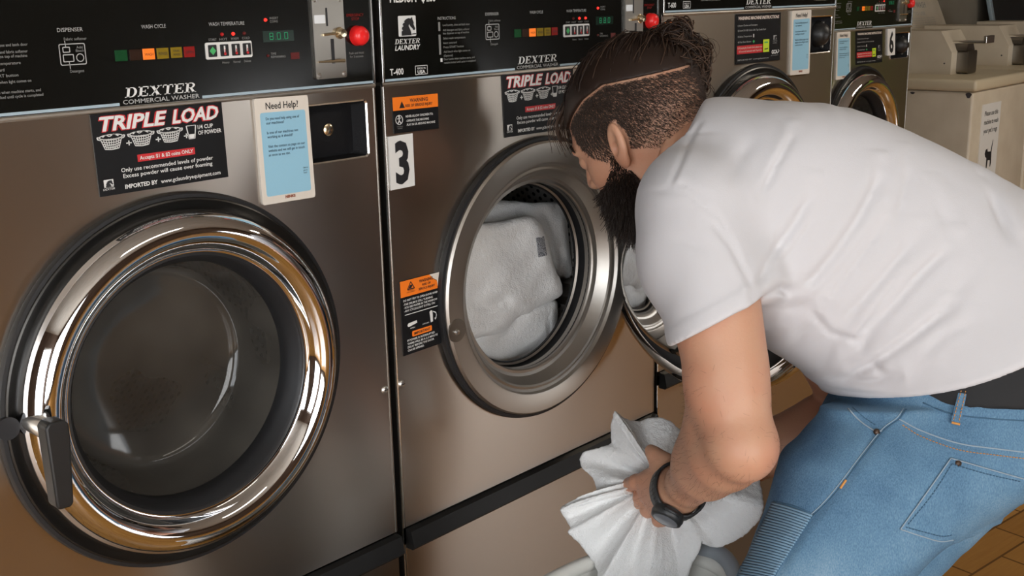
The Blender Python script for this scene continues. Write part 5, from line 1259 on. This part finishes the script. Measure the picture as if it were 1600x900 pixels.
# ------------------------------------------------------------------ towels
def fan(name, label, ctr, outline, depth_out, folds, amp, thick, seed, bulge=.02, group=None, ns=26, na=260):
    """a gathered towel: cloth fanning out from the grip to its hem in sharp folds"""
    r_ = np.random.default_rng(seed); O = np.array(outline, float); O = np.vstack([O, O[:1]])
    arc = np.r_[0, np.cumsum(np.linalg.norm(np.diff(O, axis=0), axis=1))]; t = np.linspace(0, arc[-1], na, endpoint=False)
    ox = np.interp(t, arc, O[:, 0]); oy = np.interp(t, arc, O[:, 1]); od = np.interp(t, arc, np.r_[depth_out, depth_out[:1]])
    kn = np.r_[0, np.cumsum(r_.uniform(.35, 1.9, folds))]; kn = kn/kn[-1]*na; ph = np.interp(np.arange(na), kn, np.arange(folds+1)*2*PI); w = np.abs(((ph/(2*PI)) % 1)*2-1)**1.1; hgt = r_.uniform(.5, 1.25, folds+1); w = w*np.interp(ph/(2*PI), np.arange(folds+1), hgt); w2 = np.sin(ph*.37+r_.uniform(0, 6))*.6
    k = np.ones(7)/7; w = np.convolve(np.r_[w[-3:], w, w[:3]], k, 'valid')
    C = Q(*ctr); V = []; 
    for i in range(ns):
        s = (i+.35)/(ns-.65)
        for j in range(na):
            e = Q(ox[j], oy[j], od[j]); p = C*(1-s)+e*s
            a = amp*min(1, s*2.2)*(1-.35*s); jit = .004*math.sin(9*s+ph[j]*.9)
            p = p*(1-(a*(w[j]-.5)+a*.5*w2[j]+bulge*math.sin(s*PI*.9)+jit*.5)/np.linalg.norm(p)); V.append(p)
    V.append(C); F = []
    for i in range(ns-1):
        for j in range(na): F.append([i*na+j, i*na+(j+1) % na, (i+1)*na+(j+1) % na, (i+1)*na+j])
    for j in range(na): F.append([ns*na, (j+1) % na, j])
    W = TOW(np.array(V)); c = W.mean(0); c[2] = W[:, 2].min()
    o = link(name, W-c, F, M['towel'], None, True); o.location = c
    so = o.modifiers.new('cloth', 'SOLIDIFY'); so.thickness = thick; so.offset = -1
    sb = o.modifiers.new('soft', 'SUBSURF'); sb.levels = 1; sb.render_levels = 1
    tx_ = bpy.data.textures.new('terry', 'CLOUDS'); tx_.noise_scale = .006; tx_.noise_depth = 2
    ds = o.modifiers.new('pile', 'DISPLACE'); ds.texture = tx_; ds.strength = .003; ds.mid_level = .5; ds.texture_coords = 'LOCAL'
    tag(o, label, 'towel', group); return o
OUT = [(960, 639), (972, 650), (985, 655), (1000, 657), (1012, 651), (1032, 650), (1050, 657), (1062, 668), (1075, 690), (1110, 700), (1150, 720), (1185, 735), (1192, 762), (1196, 792), (1188, 815), (1165, 838), (1142, 851), (1122, 858), (1108, 852), (1098, 845), (1094, 862), (1080, 885), (1066, 925), (1000, 945), (930, 920),
       (932, 893), (926, 880), (905, 852), (884, 833), (890, 824), (882, 812), (873, 800), (880, 793), (905, 778), (931, 765), (925, 748), (908, 730), (903, 716), (910, 706), (932, 699), (954, 692), (952, 664)]
DO = [1.74, 1.75, 1.75, 1.76, 1.76, 1.76, 1.75, 1.75, 1.74, 1.72, 1.70, 1.68, 1.66, 1.65, 1.64, 1.64, 1.65, 1.66, 1.66, 1.66, 1.66, 1.66, 1.67, 1.68, 1.69, 1.70, 1.70, 1.70, 1.70, 1.70, 1.71, 1.71, 1.71, 1.72, 1.72, 1.73, 1.73, 1.74, 1.74, 1.74, 1.74, 1.74]
fan('towel', 'white terry towel bunched up in the hands of the man', (1035, 750, 1.708), OUT, DO, 11, .040, .010, 8, bulge=.028)
# folded towels in the drum of washer 3, piled up towards the opening
CY = CR[:, 1]
def plane_depth(a, b, Y): return (Y-CAMP[1])/(np.array([(a-800)/FPX, (b-450)/FPX, 1.0])@CY)
def folded(name, label, outline, Y, th, folds, seed=0, bulges=(), group='white towels in the open drum', h=.0034):
    P = np.array([np.array([(a-800)/FPX, (b-450)/FPX])*plane_depth(a, b, Y) for a, b in outline]); P = cr_spline(np.vstack([P, P[:1]]), 5)[:-1]
    zc = lambda x, y: (Y-CAMP[1]-x*CY[0]-y*CY[1])/CY[2]
    z0 = min(zc(*p) for p in P)-th*2.5; z1 = max(zc(*p) for p in P)+th*2.5
    fd = Field(np.r_[P.min(0)-.02, z0], np.r_[P.max(0)+.02, z1], h); r_ = th*.8
    ph = np.random.default_rng(seed).uniform(0, 6, 4)
    def fn(x, y, z):
        d, _ = pts_seg(x, y, [tuple(q) for q in np.vstack([P, P[:1]])]); ins = np.zeros(np.broadcast(x, y).shape, bool)
        for (ax, ay), (bx, by) in zip(P, np.roll(P, -1, 0)):
            if ay != by: ins ^= ((ay > y) != (by > y)) & (x < (bx-ax)*(y-ay)/(by-ay)+ax)
        sd = np.where(ins, -d, d); q = sd+r_
        lump = .005*np.sin(x*31+y*22+ph[0])+.004*np.sin(x*55-y*38+ph[1])+.0015*np.sin(x*120+y*90+ph[2])
        w = np.abs(z-zc(x, y)+lump)*.75-(th-r_)
        return np.sqrt(np.maximum(q, 0)**2+np.maximum(w, 0)**2)+np.minimum(np.maximum(q, w), 0)-r_
    fd.add(fn, fd.lo, fd.lo+fd.h*(fd.n-1))
    for F_, a, w in folds:
        pl = [tuple(np.array([(u-800)/FPX, (v-450)/FPX])*(plane_depth(u, v, Y)-th)) for u, v in F_]; crease(fd, pl, a, w, z0, z1)
    v, f = fd.mesh(); v = TOW(relax(v, f, 1)); c = v.mean(0); c[2] = v[:, 2].min(); o = link(name, v-c, f, M['towel'], None, True); o.location = c
    tx_ = bpy.data.textures.new('terry', 'CLOUDS'); tx_.noise_scale = .006; tx_.noise_depth = 2
    ds = o.modifiers.new('pile', 'DISPLACE'); ds.texture = tx_; ds.strength = .0025; ds.mid_level = .5; ds.texture_coords = 'LOCAL'
    tag(o, label, 'towel', group); return o, fd, c
folded('towel', 'folded white towel at the back of the open drum, its edge turned up', [(735, 322), (768, 312), (828, 318), (880, 319), (886, 345), (889, 395), (892, 428), (872, 434), (858, 402), (842, 360), (800, 362), (700, 370), (700, 335)], .125, .022,
       [([(838, 322), (862, 350), (880, 420)], .006, .007), ([(745, 338), (800, 332), (832, 326)], .004, .006), ([(868, 330), (876, 380), (882, 420)], .003, .005)], 1)
tf, ff, cf = folded('towel', 'folded white towel in front of the open drum with a grey care tag', [(700, 362), (743, 351), (788, 345), (826, 338), (842, 348), (852, 365), (866, 410), (879, 456), (856, 473), (812, 494), (790, 516), (762, 524), (700, 520)], .075, .024,
       [([(728, 470), (760, 480), (790, 470), (808, 492)], .006, .008), ([(730, 510), (770, 500), (805, 494)], .004, .008), ([(858, 380), (868, 420), (876, 450)], .003, .004), ([(735, 372), (790, 362), (840, 356)], .002, .006), ([(740, 430), (780, 440), (800, 460)], .002, .012)], 2)
folded('towel', 'crumpled white towel at the bottom of the open drum', [(700, 505), (760, 505), (812, 485), (866, 468), (871, 500), (871, 530), (860, 548), (832, 571), (806, 583), (772, 580), (740, 562), (705, 535)], .095, .024,
       [([(735, 525), (780, 530), (815, 505)], .004, .009), ([(856, 480), (858, 510), (862, 545)], .004, .005), ([(760, 570), (800, 556), (850, 545)], .002, .009)], 3)
tg, okg = hit(ff, [838, 850, 855, 842], [372, 369, 399, 402], 1.5, 2.3)
tg = TOW(tg*(1-.003/np.linalg.norm(tg, axis=1))[:, None])-cf
MBt = MB().add(np.vstack([tg, tg+np.array([0, .001, 0])]), [[0, 1, 2, 3], [7, 6, 5, 4], [0, 4, 5, 1], [1, 5, 6, 2], [2, 6, 7, 3], [3, 7, 4, 0]]); MBt.build('care_tag', M['grey_tag'], tf)['label'] = 'grey printed care tag'
# ------------------------------------------------------------------ laundry basket
bk = empty('laundry_basket', (.045, -.335, FLOOR)); tag(bk, 'white plastic laundry basket with grey handle grips under the bunched towel', 'basket')
def oval(a, b, z, n=72, p=2.6): return [(a*abs(math.cos(t))**(2/p)*np.sign(math.cos(t)), b*abs(math.sin(t))**(2/p)*np.sign(math.sin(t)), z) for t in np.arange(n)*2*PI/n]
def shell(a0, b0, z0, a1, b1, z1, th, m=14, n=96):
    b = MB(); R_ = [oval(a0+(a1-a0)*i/m, b0+(b1-b0)*i/m, z0+(z1-z0)*i/m, n) for i in range(m+1)]+[oval(a0-th+(a1-a0)*i/m, b0-th+(b1-b0)*i/m, z0+(z1-z0)*i/m, n) for i in range(m, -1, -1)]
    V = [p for r in R_ for p in r]; F = []
    for i in range(len(R_)-1):
        for j in range(n): F.append([i*n+j, i*n+(j+1) % n, (i+1)*n+(j+1) % n, (i+1)*n+j])
    return b.add(V, F)
HB_ = .48
shell(.20, .085, .012, .250, .122, HB_-.06, .004).build('basket_body', M['basket_white'], bk, 40)
ho = MB()
for zr in range(5):
    for t in np.arange(40)*2*PI/40:
        a, b = .212+.008*zr, .094+.0078*zr; x, y, _ = oval(a+.0012, b+.0012, 0, 1)[0] if False else ((a+.001)*abs(math.cos(t))**(2/2.6)*np.sign(math.cos(t)), (b+.001)*abs(math.sin(t))**(2/2.6)*np.sign(math.sin(t)), 0)
        ho.add([(x*1.004, y*1.004, .11+.065*zr-.018), (x*1.004-.006*math.sin(t), y*1.004+.006*math.cos(t), .11+.065*zr), (x*1.004, y*1.004, .11+.065*zr+.018), (x*1.004+.006*math.sin(t), y*1.004-.006*math.cos(t), .11+.065*zr)], [[0, 1, 2, 3]])
ho.build('side_slots', M['ink'], bk)
MB().add(oval(.20, .085, .012), [list(range(72))]).build('basket_bottom', M['basket_white'], bk)
MB().tube(oval(.258, .130, HB_-.010, 96), .0125, 10, False, True).build('rim', M['basket_white'], bk, True)
shell(.250, .122, HB_-.06, .254, .126, HB_-.01, .004, 3).build('collar', M['basket_white'], bk, 40)
def rim_x(y, a=.258, b=.130, p=2.6): return a*(1-(abs(y)/b)**p)**(1/p)
for s in (1, -1):
    g = MB(); ys = np.linspace(-.088, .026, 19)*s; mid = -.031*s
    P = [(s*(rim_x(y)+.004), y, HB_-.020+.030*max(0, math.cos((y-mid)/.060*PI/2))**.6) for y in ys]; g.tube(P, .0125, 12); g.build('handle_grip', M['basket_grey'], bk, True)
    for y in (.046, .066):
        MB().lathe([(0, -.016), (.0055, -.016), (.0055, .010), (0, .010)], (s*(rim_x(y*1.0, .2535, .1255)-.002), s*y, HB_-.032), 16, 'x').build('vent_hole', M['ink'], bk)
